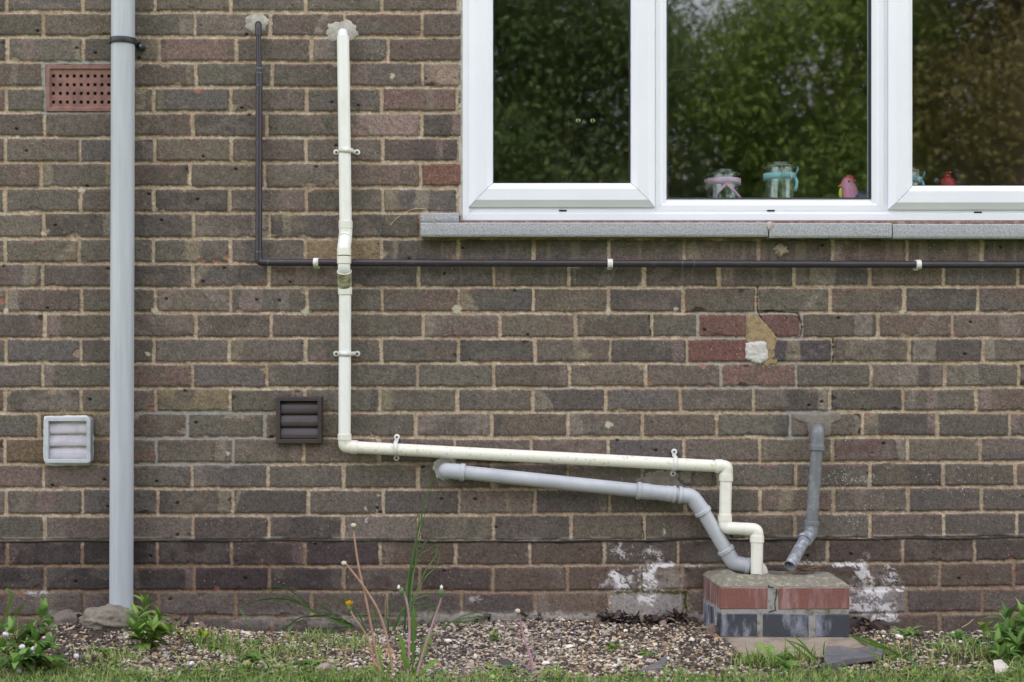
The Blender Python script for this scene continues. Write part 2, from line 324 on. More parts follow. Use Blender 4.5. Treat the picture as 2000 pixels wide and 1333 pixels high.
def wall_fields(px0, px1, py0, py1, step):
    nx = int(round((px1-px0)*S/step))+1; ny = int(round((py1-py0)*S/step))+1
    gx = np.linspace(px0, px1, nx); gy = np.linspace(py0, py1, ny)
    X, Y = np.meshgrid(gx, gy)
    w1 = fbm(X/14, Y/14, 3, 2)-.5; w2 = fbm(X/4.5, Y/4.5, 5, 2)-.5
    WX = X+w1*2.2+w2*2.2; WY = Y+(fbm(X/26, Y/14, 8, 2)-.5)*2.4+(fbm(X/3.4, Y/3.4, 9, 2)-.5)*2.0
    g1 = fbm(X/2.3, Y/2.3, 21, 2); g2 = fbm(X/7, Y/7, 22, 3); g3 = fbm(X/45, Y/45, 23, 3); g4 = vn(X/1.6, Y/1.6, 24)
    # mortar
    H = -.0042+(g2-.5)*.005+(g1-.5)*.0015
    m0 = np.array(lin(176, 160, 136)); m1 = np.array(lin(154, 136, 113)); mg = np.array(lin(150, 147, 138)); mo = np.array(lin(142, 128, 90))
    t = np.clip((g3-.3)*2, 0, 1)[..., None]; C = m0*(1-t)+m1*t
    C = C*(.55+.9*g1[..., None])*(.72+.56*g2[..., None]); spk = (g4 > .95)[..., None]*.5; C = C*(1-spk)+np.array(lin(198, 186, 166))*spk
    grey = ((X > 258)*(X < 528)*(Y > 798)*(Y < 914)+(X > 80)*(X < 225)*(Y > 118)*(Y < 226)*1.0+(X > 1350)*(X < 1575)*(Y > 606)*(Y < 768)*.7+(X > 1530)*(X < 1620)*(Y > 800)*(Y < 862)) 
    grey = np.clip(grey, 0, 1)[..., None]; C = C*(1-grey)+mg*(.75+.5*g1[..., None])*grey
    ol = (sst(70, 85, X)*sst(225, 205, X)*sst(796, 806, Y)*sst(922, 912, Y)*.8)[..., None]; C = C*(1-ol)+mo*(.7+.6*g1[..., None])*ol
    low = np.maximum(sst(1062, 1075, Y)*sst(740, 560, X)*.8, sst(1075, 1120, Y)*.6)[..., None]; C = C*(1-low)+np.array(lin(112, 92, 72))*(.55+.9*g1[..., None])*low
    MB_ = np.zeros_like(X)
    for k, tb, bb, J in COURSES:
        yt_all = np.interp(gx, XS, tb); yb_all = np.interp(gx, XS, bb)
        if yt_all.min() > py1+5 or yb_all.max() < py0-5: continue
        r0 = max(0, np.searchsorted(gy, yt_all.min()-6)); r1 = min(ny, np.searchsorted(gy, yb_all.max()+6))
        for a, b in zip(J[:-1], J[1:]):
            if b < px0-5 or a > px1+5: continue
            c0 = max(0, np.searchsorted(gx, a-4)); c1 = min(nx, np.searchsorted(gx, b+4))
            if c1-c0 < 2 or r1-r0 < 2: continue
            sl = (slice(r0, r1), slice(c0, c1)); bx = X[sl]; by = Y[sl]
            rr = random.Random(k*1000+int(a*3)); ru = rr.uniform
            jw = 3.3+ru(-.7, .9); xl = a+jw+ru(-.6, .8); xr = b-jw-ru(-.6, .8)
            tt = np.interp(bx[0], XS, tb)+3.3+ru(-1, .9); bt = np.interp(bx[0], XS, bb)-3.6-ru(-1, .9)
            if k == 22: tt = tt-1.5
            rot = ru(-.004, .004)
            x_ = WX[sl]; y_ = WY[sl]-rot*(bx-(a+b)/2)
            cy = (tt+bt)/2; hh = (bt-tt)/2; cx = (xl+xr)/2; hw = (xr-xl)/2
            rad = ru(.8, 3.2); wob = ru(.1, .9)
            qx = np.abs(x_-cx)-hw+rad; qy = np.abs(y_-cy)-hh+rad
            sdv = np.hypot(np.maximum(qx, 0), np.maximum(qy, 0))+np.minimum(np.maximum(qx, qy), 0)-rad+w1[sl]*wob*1.6
            # chips along the arrises
            chipc = np.zeros_like(sdv)
            for _ in range(rr.choice([0, 0, 1, 1, 2, 3])):
                ex = ru(xl, xr); ey = rr.choice([tt.mean(), bt.mean()]); cr = ru(2, 8)
                if ru(0, 1) < .35: ex = rr.choice([xl, xr]); ey = ru(tt.mean(), bt.mean())
                dd = np.hypot((bx-ex)/ru(1, 1.8), by-ey)-cr+(w2[sl]*7)
                chipc = np.maximum(chipc, sst(1.5, -1.5, dd))
            m = sst(1.0, -.7, sdv)
            dist = -sdv
            off = ru(-.0007, .0012)
            hb = off+(g2[sl]-.5)*.0012+(g1[sl]-.5)*.0006+(bx-cx)*ru(-6e-6, 6e-6)-.0016*sst(4, 0, dist)
            hb = hb-chipc*.003
            base = np.array(rr.choice(PAL)); 
            fx = [v for (kk, xx), v in FIX.items() if kk == k and a < xx < b]
            if 20 <= k <= 23 and a < 640: base = np.array(rr.choice([lin(60, 52, 51), lin(66, 56, 53), lin(58, 53, 51)])) if k >= 22 else base*.85
            if k in (10, 11) and a > 800: base = base*.84
            if k >= 22 and a >= 640 and k < 24: base = np.array(rr.choice([lin(78, 69, 63), lin(74, 67, 62), lin(84, 73, 64)]))
            if k >= 24: base = np.array(rr.choice([lin(92, 81, 72), lin(87, 78, 70), lin(84, 77, 71)]))
            if fx: base = np.array(fx[0])
            base = base*ru(.86, 1.1)*np.array([1.19, 1.16, 1.15])
            cb = np.ones(bx.shape+(3,))*base
            # two-tone clouding from firing
            so = rr.randint(0, 9999); n1 = fbm((bx+so*7)/38, (by+so*3)/22, 31, 3)
            alt = np.array(rr.choice(PAL)); t = (sst(.40, .60, n1)*ru(.3, 1)*(.4 if k >= 21 else 1))[..., None]*(0 if fx and base[0] > 2*base[2] else 1); cb = cb*(1-t)+alt*np.array([1.19, 1.16, 1.15])*ru(.82, 1.15)*t
            # kiss marks: paler vertical or slanting bands
            if ru(0, 1) < .6 and not (fx and base[0] > 2*base[2]):
                for _ in range(rr.choice([1, 1, 2])):
                    cxx = ru(xl, xr) if ru(0, 1) < .5 else rr.choice([xl+8, xr-8]); wd = ru(6, 24); sl_ = ru(-.12, .12) if ru(0, 1) < .75 else ru(-.9, .9)
                    band = sst(wd, wd-rr.choice([2.5, 5, 9]), np.abs(bx-cxx-sl_*(by-cy)*1.0+w1[sl]*5))*sst(.2, .5, n1+ru(-.1, .3))
                    pc = np.array(rr.choice([lin(134, 126, 112), lin(124, 116, 106), lin(134, 124, 104), lin(126, 111, 104), lin(122, 106, 99), lin(80, 75, 72)]))
                    t = (band*ru(.3, .8)*(.45 if k >= 21 else 1))[..., None]; cb = cb*(1-t)+pc*t
            if ru(0, 1) < .35:   # reddish arris where the skin has worn
                t = (sst(5, 1, dist+w2[sl]*6)*ru(.25, .6)*sst(.45, .6, n1))[..., None]; cb = cb*(1-t)+np.array(lin(136, 98, 84))*t
            t = (sst(4.5, .5, dist+w2[sl]*6)*.2)[..., None]; cb = cb*(1-t)+np.array(lin(70, 62, 56))*t
            if rr.random() < .6: t = (chipc*(.5 if k > 20 else .85))[..., None]; cb = cb*(1-t)+np.array(rr.choice([lin(150, 104, 86), lin(60, 47, 42), lin(146, 130, 110), lin(146, 130, 110)]))*t
            cb = cb*(.5+1.0*g1[sl][..., None])*(.80+.40*g4[sl][..., None])*(.84+.32*g2[sl][..., None])
            lx = fbm(bx/9, by/.9, 41, 1)[..., None]; cb = cb*(.9+.2*lx)      # faint drag lines
            M = m[..., None]; C[sl] = C[sl]*(1-M)+cb*M
            # open crevice under each brick
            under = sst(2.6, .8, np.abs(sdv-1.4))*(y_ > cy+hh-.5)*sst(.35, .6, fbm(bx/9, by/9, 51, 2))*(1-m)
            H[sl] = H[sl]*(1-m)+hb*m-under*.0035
            C[sl] = C[sl]*(1-.45*under[..., None])  # shade under the brick edge also painted into the mortar colour
            MB_[sl] = np.maximum(MB_[sl], m)
    # mortar lost above the damp course, pale lip
    dpc = np.interp(X, [0, 560, 1000, 1300, 2000], [1058, 1056, 1058.5, 1056, 1050.5])
    lip = sst(5, 2, np.abs(Y-(dpc-4)))*sst(.35, .6, fbm(X/30, Y/30, 61, 2)); C = C*(1-.6*lip[..., None])+np.array(lin(150, 140, 124))*.6*lip[..., None]; H = H+lip*.002
    # dark green under the sill: algae stain with the sill's shade painted in
    sill_dk = sst(505, 466, Y)*sst(462, 466, Y)*sst(815, 830, X)*sst(.3, .6, fbm(X/28, Y/14, 62, 3)); C = C*(1-.6*sill_dk[..., None])+np.array(lin(70, 66, 42))*.6*sill_dk[..., None]
    st = sst(.58, .72, fbm(X/10, Y/160, 63, 3))*sst(466, 480, Y)*sst(570, 540, Y)*sst(815, 830, X); C = C*(1-.35*st[..., None])+np.array(lin(135, 124, 106))*.35*st[..., None]
    # mottled dark olive band below the white and the grey waste pipes
    yl = np.interp(X, [690, 1400], [888, 925]); gr = sst(34, 4, np.abs(Y-yl-16))*sst(690, 760, X)*sst(1340, 1250, X)*sst(.3, .6, fbm(X/40, Y/10, 64, 3))
    C = C*(1-.45*gr[..., None])+np.array(lin(84, 80, 60))*.45*gr[..., None]
    # salts
    n = fbm((X+w1*26)/7, (Y+w1*20)/7, 71, 4); nb = fbm(X/2.2, Y/2.2, 72, 2); nc = fbm(X/19, Y/17, 74, 3); W = np.zeros_like(X)
    for ex, ey, rx, ry, s_ in EFF:
        q = np.hypot((X-ex)/rx, (Y-ey)/ry); W = np.maximum(W, sst(1.5, .3, q+(nc-.5)*2.2)*s_*sst(.43, .52, n*.65+nb*.35+.10*(s_-.6)-.12*np.clip(q-.3, 0, 1)))
    hz = np.maximum(sst(1.2, .4, np.hypot((X-1275)/95, (Y-1160)/55)), sst(1.2, .4, np.hypot((X-1700)/75, (Y-1165)/60)))*.30*sst(.3, .6, g2)
    hz = np.maximum(hz, sst(1188, 1206, Y)*sst(1236, 1212, Y)*sst(350, 600, X)*sst(1420, 1350, X)*.55*sst(.3, .55, fbm(X/16, Y/8, 73, 3)))
    hz = np.maximum(hz, sst(1.3, .4, np.hypot((X-1420)/60, (Y-1085)/30))*.3); hz = np.maximum(hz, sst(1190, 1200, X)*sst(1340, 1330, X)*sst(1160, 1166, Y)*sst(1206, 1200, Y)*.9*sst(.15, .45, g2)); hz = np.maximum(hz, sst(1276, 1290, X)*sst(1334, 1326, X)*sst(1112, 1120, Y)*sst(1155, 1146, Y)*.5*sst(.25, .5, g2))
    C = C*(1-hz[..., None])+np.array(lin(150, 146, 138))*hz[..., None]*(.6+.8*g1[..., None])
    for pts, w_ in (((( 1632, 1103), (1660, 1101), (1682, 1104), (1691, 1118), (1688, 1135), (1675, 1146), (1655, 1151)), 3.2), (((1688, 1108), (1700, 1130), (1704, 1150)), 3.5), (((1663, 1186), (1700, 1182), (1722, 1196), (1745, 1206), (1700, 1214)), 6), (((1664, 1160), (1720, 1150), (1762, 1153)), 2.5),
                 (((1663, 1170), (1680, 1160), (1705, 1160), (1715, 1180), (1735, 1198)), 5), (((1256, 1112), (1256, 1150), (1275, 1150)), 4), (((1256, 1112), (1285, 1104), (1310, 1103)), 3), (((1192, 1168), (1190, 1190)), 2), (((1262, 1168), (1273, 1182)), 4)):
        for (x0, y0), (x1, y1) in zip(pts[:-1], pts[1:]):
            tt_ = np.clip(((X-x0)*(x1-x0)+(Y-y0)*(y1-y0))/((x1-x0)**2+(y1-y0)**2), 0, 1); dd = np.hypot(X-x0-tt_*(x1-x0), Y-y0-tt_*(y1-y0)); W = np.maximum(W, sst(w_+2.5, w_-2.5, dd+w2*10+w1*12)*sst(.38, .52, n*.6+nb*.4)*.9)
    hole = sst(1.3, .6, np.hypot((X-1696)/14, (Y-1172)/12)+w2); W = W*(1-hole*sst(.4, .55, nb)*.9)
    W = np.clip(W, 0, .95); C = C*(1-W[..., None])+np.array(lin(220, 219, 216))*W[..., None]; H = H+W*.0012
    # cement fillet along the foot
    fil = sst(1196, 1204, Y+w1*14)*sst(1220, 1210, Y+w1*10)*sst(790, 830, X)*sst(1400, 1370, X); C = C*(1-fil[..., None])+np.array(lin(146, 141, 131))*(.6+.8*g1[..., None])*fil[..., None]; H = H*(1-fil)+.003*fil
    # moss in the joints by the gully
    ms = np.zeros_like(X)
    for x0, y0, x1, y1, w in ((1225, 1156, 1340, 1158, 3.2), (1338, 1160, 1340, 1205, 3), (1254, 1110, 1254, 1155, 2), (1225, 1157, 1200, 1158, 2)):
        tt_ = np.clip(((X-x0)*(x1-x0)+(Y-y0)*(y1-y0))/((x1-x0)**2+(y1-y0)**2), 0, 1); dd = np.hypot(X-x0-tt_*(x1-x0), Y-y0-tt_*(y1-y0)); ms = np.maximum(ms, sst(w+1.5, w-1.5, dd+w2*6)*sst(.25, .5, n))
    C = C*(1-ms[..., None])+np.array(lin(62, 66, 24))*(.4+1.2*g1[..., None])*ms[..., None]
    for dx, dy, dr in DABS:
        q = np.hypot(X-dx, Y-dy)+w2*8-dr; t = sst(1.5, -1, q)[..., None]; C = C*(1-t)+np.array(lin(178, 172, 150))*t*(.8+.4*g1[..., None]); H = np.maximum(H, (t[..., 0]*.003-.004))
    # cracks by the old boiler flue patch
    for pts in (((1480, 560), (1480, 605), (1486, 622)), ((1486, 612), (1500, 608), (1560, 612), (1567, 640), (1563, 660)), ((1628, 664), (1628, 708)), 
                ((1254, 1022), (1258, 1052)), ((1268, 618), (1271, 655))):
        for (x0, y0), (x1, y1) in zip(pts[:-1], pts[1:]):
            tt_ = np.clip(((X-x0)*(x1-x0)+(Y-y0)*(y1-y0))/((x1-x0)**2+(y1-y0)**2), 0, 1); dd = np.hypot(X-x0-tt_*(x1-x0), Y-y0-tt_*(y1-y0))+w2*3.5
            t = sst(2.2, .6, dd); H = H-.006*t; C = C*(1-.6*t[..., None])
    # pits and specks
    if step < .004:
        npit = 3400; ix = rng.integers(2, nx-3, npit); iy = rng.integers(2, ny-3, npit); big = rng.random(npit)
        for i, j, b in zip(ix, iy, big):
            if MB_[j, i] < .9: continue
            if b < .62: C[j, i] *= .3; H[j, i] -= .002
            if b < .18: C[j, i+1] *= .35; C[j+1, i] *= .55; H[j, i+1] -= .002
            if b < .05:
                C[j-1:j+2, i-1:i+3] *= .4; H[j-1:j+2, i-1:i+3] -= .003
            if b > .80: C[j, i] = C[j, i]*.3+.7*np.array(lin(190, 180, 160))
            if b > .985: C[j:j+2, i:i+2] = np.array(lin(150, 104, 84))
        for cx_, cy_, sp, nn in ((1640, 935, 22, 50), (1690, 935, 12, 20), (1670, 1010, 30, 30), (740, 105, 14, 10), (1880, 940, 40, 30), (1480, 700, 40, 30)):
            for _ in range(nn):
                i = int((cx_+random.gauss(0, sp)-px0)*S/step); j = int((cy_+random.gauss(0, sp*.5)-py0)*S/step)
                if 1 < i < nx-2 and 1 < j < ny-2: C[j, i] = np.array(lin(185, 180, 170))
    return gx, gy, X, Y, H, np.clip(C, .005, .9)
m_brick = mat('weathered_brick', (.1, .1, .1), rough=.93, attr=True, bump=.5, bscale=520, grain=.16, gscale=900, spec=.25)
WIN = (899, 437)   # opening: px > 899 and py < 437 down from the lintel at py -340
def wall_grid(name, r, step, parent):
    gx, gy, X, Y, H, C = wall_fields(*r, step)
    ny, nx = X.shape
    V = np.stack([(X-1000)*S, -H, CZ+(666.5-Y)*S], -1).reshape(-1, 3)
    idx = np.arange(nx*ny).reshape(ny, nx)
    a = idx[:-1, :-1]; b = idx[1:, :-1]; c = idx[1:, 1:]; d = idx[:-1, 1:]
    cx = (gx[:-1]+gx[1:])/2; cy = (gy[:-1]+gy[1:])/2; CX, CY = np.meshgrid(cx, cy)
    keep = ~((CX > WIN[0]) & (CX < 2113) & (CY < WIN[1]) & (CY > -345))
    keep &= ~((CX > 93) & (CX < 229) & (CY > 131) & (CY < 214))           # air brick hole
    keep &= ~((CX > 98) & (CX < 168) & (CY > 828) & (CY < 896)) & ~((CX > 546) & (CX < 624) & (CY > 784) & (CY < 860))
    F = np.stack([a, b, c, d], -1)[keep]
    used = np.unique(F); remap = np.full(nx*ny, -1); remap[used] = np.arange(len(used))
    return V[used], remap[F], C.reshape(-1, 3)[used]
wall = thing('brick_wall', (0, 0, 0), 'weathered brown brick house wall with sandy mortar joints and white salt stains near its foot', 'wall')
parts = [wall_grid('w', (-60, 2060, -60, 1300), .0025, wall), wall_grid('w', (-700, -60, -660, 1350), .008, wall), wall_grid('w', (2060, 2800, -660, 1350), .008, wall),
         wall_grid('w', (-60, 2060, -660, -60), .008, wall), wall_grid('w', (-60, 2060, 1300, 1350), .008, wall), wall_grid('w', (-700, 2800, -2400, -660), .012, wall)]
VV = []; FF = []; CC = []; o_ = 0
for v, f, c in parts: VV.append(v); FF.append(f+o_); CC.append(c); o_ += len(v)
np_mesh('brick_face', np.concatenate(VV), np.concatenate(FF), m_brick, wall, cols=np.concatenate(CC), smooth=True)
# inner leaf: gives the wall its thickness and closes the room behind
m_plaster = mat('dull_plaster', lin(120, 112, 100), .9, c2=lin(105, 98, 88), nscale=3)
mb = MB(); x0, x1 = (-700-1000)*S, 1800*S; ox0, ox1 = (897-1000)*S, (2115-1000)*S; zt = wp(0, -2400).z; zb = wp(0, 1350).z; oz1 = wp(0, -347).z; oz0 = wp(0, 438).z
mb.box((x0, .012, zb), (ox0, .25, zt)); mb.box((ox1, .012, zb), (x1, .25, zt)); mb.box((ox0, .012, oz1), (ox1, .25, zt)); mb.box((ox0, .012, zb), (ox1, .25, oz0))
mb.build('inner_leaf', m_plaster, wall)
# damp course
m_dpc = mat('bitumen_felt', lin(40, 39, 38), .8, c2=lin(92, 90, 86), nscale=18, thr=(.55, .7), bump=.4, bscale=200)
mb = MB(); vs = []; fs = []; n = 420
for i in range(n+1):
    px = -80+2160*i/n; py = np.interp(px, [0, 560, 1000, 1300, 2000], [1058, 1056, 1058.5, 1056, 1050.5]).item()+math.sin(px*.031)*.8+random.uniform(-.35, .35)
    if 1290 < px < 1420: py += math.sin((px-1290)/130*PI)*-2.5
    th = 1.0+.8*abs(math.sin(px*.013)); q = .0015+.002*abs(math.sin(px*.017+1))
    for (dy, dd) in ((-th, -.006), (-th, q), (th, q), (th, -.006)): vs.append(wp(px, py+dy, 0)+Vector((0, -dd, 0)))
for i in range(n):
    for k in range(4): fs.append((i*4+k, i*4+(k+1) % 4, i*4+4+(k+1) % 4, i*4+4+k))
mb.add(vs, fs, True).build('damp_course', m_dpc, wall)
# mortar patches, foam, filler
def patch(px, py, rx, ry, th, m, seed, name='mortar_patch', label=None, poly=None, rough=.16, parent=wall, flat=.75):
    rr = np.random.default_rng(seed); nr, na = 14, 72; vs = []; fs = []
    for j in range(nr+1):
        t = j/nr
        for i in range(na):
            a = 2*PI*i/na; 
            if poly:
                # radius to polygon outline
                best = 1e9; ca, sa = math.cos(a), math.sin(a)
                for (ax, ay), (bx_, by_) in zip(poly, poly[1:]+poly[:1]):
                    ax -= px; ay -= py; bxx = bx_-px; byy = by_-py; den = ca*(byy-ay)-sa*(bxx-ax)
                    if abs(den) < 1e-9: continue
                    tt = (ax*(byy-ay)-ay*(bxx-ax))/den; uu = (ax*sa-ay*ca)/den
                    if tt > 0 and -1e-6 <= uu <= 1+1e-6: best = min(best, tt)
                ex, ey = ca*best, sa*best
            else: ex, ey = math.cos(a)*rx, math.sin(a)*ry
            n1 = float(fbm(np.array([math.cos(a)*2.6+seed]), np.array([math.sin(a)*2.6+seed*.7]), seed, 5)[0])-.5+.14*(float(vn(np.array([a*14.]), np.array([0.]), seed)[0])-.5)
            q = 1+rough*n1*2.4; X_ = px+ex*t*q; Y_ = py+ey*t*q
            n2 = float(fbm(np.array([X_/5.]), np.array([Y_/5.]), seed+5, 3)[0])-.5
            h = th*(1-max(0, (t-flat)/(1-flat))**2)+n2*th*.5 if t < 1 else -.006
            vs.append(wp(X_, Y_, 0)+Vector((0, -h, 0)))
    for j in range(nr):
        for i in range(na): i2 = (i+1) % na; fs.append((j*na+i, (j+1)*na+i, (j+1)*na+i2, j*na+i2))
    mb = MB(); mb.add(vs, fs, True); o = mb.build(name, m, parent)
    if label: o['label'] = label
    return o
m_cem = mat('grey_cement', lin(178, 174, 162), .9, c2=lin(146, 141, 130), nscale=40, bump=.7, bscale=260, grain=.12)
m_cem2 = mat('dark_cement', lin(128, 122, 110), .9, c2=lin(108, 103, 92), nscale=35, bump=.8, bscale=240, grain=.2)
m_foam = mat('yellow_filler', lin(156, 138, 102), .95, c2=lin(122, 106, 80), nscale=60, grain=.2, bump=.7, bscale=200)
m_wfill = mat('white_filler', lin(196, 194, 186), .8, c2=lin(180, 178, 170), nscale=20, bump=.4, bscale=120)
patch(500, 46, 24, 20, .0022, m_cem, 11, label='pale cement smear round the thin brown pipe', rough=.24, flat=.3)
patch(667, 62, 32, 24, .0026, m_cem, 12, label='pale cement smear round the top of the white pipe', rough=.28, flat=.3)
patch(868, 915, 24, 26, .005, m_cem, 13, label='cement patch behind the elbow of the light grey pipe', rough=.25)
patch(1285, 948, 48, 34, .005, m_cem2, 14, label='lumpy cement patch behind the joint of the light grey pipe', rough=.3)
patch(1600, 828, 40, 26, .004, m_cem2, 15, label='rough cement round the top of the dark grey pipe', poly=[(1545, 808), (1640, 806), (1650, 818), (1628, 828), (1622, 852), (1580, 862), (1572, 826), (1548, 822)], rough=.14)
patch(1487, 660, 34, 50, .0016, m_foam, 16, name='yellow_filler', label='yellow filler wedge between red bricks', poly=[(1462, 613), (1480, 615), (1515, 655), (1522, 664), (1519, 712), (1496, 715), (1456, 690), (1458, 650)], rough=.15, flat=.6)
patch(1477, 690, 24, 23, .008, m_wfill, 17, name='white_filler', label='white filler lump over the yellow filler', poly=[(1452, 668), (1500, 667), (1500, 700), (1485, 714), (1462, 708), (1455, 700)], rough=.2, flat=.7)
patch(1526, 489, 14, 12, .012, mat('pale_lump', lin(160, 150, 130), .9, c2=lin(140, 126, 106), nscale=40, bump=.8, bscale=120), 18, label='dry pale mortar lump hanging under the broken sill joint', rough=.5, flat=.3)
patch(1340, 930, 14, 16, .003, m_cem2, 19, rough=.5, label='flaking cement below the pipe clip')
patch(735, 12, 1, 1, -.004, m_cem, 3) if False else None
# ---------------------------------------------------------------- the window
m_pvc = mat('white_upvc', lin(230, 233, 237), .32, c2=lin(223, 227, 232), nscale=2.5, thr=(.4, .7))
m_rub = mat('black_gasket', lin(26, 28, 36), .6)
m_slot = mat('dark_slot', (.012, .012, .012), .9)
def px_rect(x0, x1, y0, y1): return (x0-1000)*S, (x1-1000)*S, CZ+(666.5-y1)*S, CZ+(666.5-y0)*S
def ring(mb, rect, prof, gap=.0, cr=0, nc=6):
    """mitred frame: rect (x0,x1,z0,z1); prof [(inset, y)...] from outside to inside"""
    x0, x1, z0, z1 = rect
    if cr == 0:
        for side in range(4):
            vs = []
            for ins, y in prof:
                c = [(x0+ins, z0+ins), (x1-ins, z0+ins), (x1-ins, z1-ins), (x0+ins, z1-ins)]
                a = Vector(c[side]); b = Vector(c[(side+1) % 4]); d = (b-a).normalized()*gap; a = a+d; b = b-d
                vs += [(a.x, y, a.y), (b.x, y, b.y)]
            mb.add(vs, [(2*i, 2*i+1, 2*i+3, 2*i+2) for i in range(len(prof)-1)])
    else:
        vs = []; n = 0
        for ins, y in prof:
            r = max(cr-ins, .0006); pts = []
            for cx, cz, a0 in ((x1-ins-r, z0+ins+r, -90), (x1-ins-r, z1-ins-r, 0), (x0+ins+r, z1-ins-r, 90), (x0+ins+r, z0+ins+r, 180)):
                for k in range(nc+1): a = R(a0+90*k/nc); pts.append((cx+r*math.cos(a), y, cz+r*math.sin(a)))
            n = len(pts); vs += pts
        mb.add(vs, [(i*n+k, i*n+(k+1) % n, (i+1)*n+(k+1) % n, (i+1)*n+k) for i in range(len(prof)-1) for k in range(n)])
P_ = S
window = thing('window', (wp(1508, 431).x, .03, wp(0, 431).z), 'white plastic framed window with two opening sashes either side of a fixed pane, reflecting trees', 'window')
GT = -332; YG = .024
mb = MB(); ring(mb, px_rect(903, 2113, -345, 431), [(0, .06), (0, .003), (1*P_, .002), (13*P_, .002), (15*P_, .0075), (31*P_, .008), (31*P_, .06)], .0003)
for a, b in ((1262, 1302), (1704, 1756)):
    r = px_rect(a, b, -318, 402); mb.box((r[0], .009, r[2]), (r[1], .059, r[3]))
frame = mb.build('outer_frame', m_pvc, window)
mb = MB(); ring(mb, px_rect(1280, 1728, -316, 412), [(0, .0086), (.6*P_, .0065), (11*P_, .0063), (25*P_, .017), (25.2*P_, .03)], .0009)
mb.build('glazing_bead', m_pvc, window)
for cx, cy in ((1100, 411.5), (1507, 411.5), (1912, 415)):
    mb = MB(); r = px_rect(cx-8, cx+7, cy-1.6, cy+1.6); mb.box((r[0], .0055, r[2]), (r[1], .012, r[3]), .0004); mb.build('drain_slot', m_slot, frame)
sashes = []
for (a, b, yb) in ((916, 1279, 405), (1735, 2100, 410)):
    mb = MB(); ring(mb, px_rect(a, b, GT+10, yb), [(.5*P_, .0074), (0, .000), (.6*P_, -.0015), (12.5*P_, -.0145), (13.5*P_, -.0152), (35*P_, -.0152), (36*P_, -.0146), (46.5*P_, -.001), (47*P_, .02)], .0008)
    sashes.append(mb.build('opening_sash', m_pvc, window))
def pane(rect, parent, gw=2.6):
    mb = MB(); x0, x1, z0, z1 = rect
    ring(mb, (x0-.001, x1+.001, z0-.001, z1+.001), [(0, .012), (gw*P_, .017), (gw*P_, .03)])
    mb.build('rubber_gasket', m_rub, parent)
    mb = MB(); mb.box((x0+.0005, YG, z0+.0005), (x1-.0005, YG+.004, z1-.0005)); return mb.build('glass_pane', m_glass, parent)
m_glass = glassmat('window_glass', .105, (.90, .94, .92), rough=.021, gain=1.0)
pane(px_rect(962.5, 1231.5, GT+57, 358), sashes[0]); pane(px_rect(1304.5, 1703, GT+40, 387), window); pane(px_rect(1781.5, 2053, GT+57, 363), sashes[1])
mb = MB(); r = px_rect(896, 903.3, -345, 436); mb.box((r[0], .001, r[2]), (r[1], .03, r[3]), .001); mb.build('sealant_bead', m_cem, window)
# stone sill
m_conc = mat('concrete_sill', lin(172, 175, 178), .95, c2=lin(140, 142, 142), nscale=260, ndetail=3, thr=(.4, .62), bump=.35, bscale=500, grain=.2, gscale=330)
sill = thing('window_sill', wp(1500, 463), 'grey concrete sill under the white window, cracked and chipped at a joint', 'window sill')
def stone(a, b, y0, y1, d0, d1, seed, name='sill_stone'):
    """rough block between pixels a..b, y0..y1 measured on its front at depth d1"""
    A = wp(a, y1, d1); B = wp(b, y0, d1); nx = max(2, int((B.x-A.x)/.008)); nz = 5; rr = np.random.default_rng(seed)
    mb = MB(); vs = []; fs = []; prof = [(d0, B.z+.003), (d1-.004, B.z), (d1-.0005, B.z-.003), (d1, B.z-.012), (d1+.0005, (A.z+B.z)/2), (d1, A.z+.006), (d1-.003, A.z), (d0, A.z)]
    for i in range(nx+1):
        x = A.x+(B.x-A.x)*i/nx; e = .003*(1 if i in (0, nx) else 0)
        for (d, z) in prof:
            n = rr.normal(0, .00018, 2); vs.append((x, -(d-e*(d > d0+.001))+n[0], z+n[1]))
    m = len(prof)
    for i in range(nx):
        for k in range(m-1): fs.append((i*m+k, (i+1)*m+k, (i+1)*m+k+1, i*m+k+1))
    fs.append(tuple(range(m))); fs.append(tuple(reversed(range(nx*m, nx*m+m))))
    mb.add(vs, fs, False); return mb.build(name, m_conc, sill)
stone(821.5, 1500.5, 435, 462.5, -.01, .05, 1); stone(1503, 1742.5, 436, 464.5, -.01, .051, 2); stone(1744.5, 2190, 438, 466, -.01, .05, 3)
stone(822, 895.5, 416.5, 434.2, -.01, .036, 4, 'stool_block')
mb = MB(); a = wp(822, 436, .0); mb.box((wp(896, 0).x, -.012, wp(0, 435.5).z-.012), (wp(2190, 0).x, .02, wp(0, 432.2).z)); mb.build('mortar_bed', mat('brown_mortar', lin(120, 96, 84), .95, c2=lin(160, 142, 124), nscale=60, bump=.6), sill)
mb = MB(); c = wp(1500, 446, .05)
mb.ell(c+Vector((.006, .004, .006)), (.012, .006, .012), 12, 8, noise=.5, seed=4); mb.ell(c+Vector((-.009, .004, .004)), (.010, .004, .008), 12, 8, noise=.6, seed=9); mb.build('chipped_joint', mat('pale_mortar', lin(176, 172, 164), .9, c2=lin(128, 116, 100), nscale=50, bump=.7), sill)

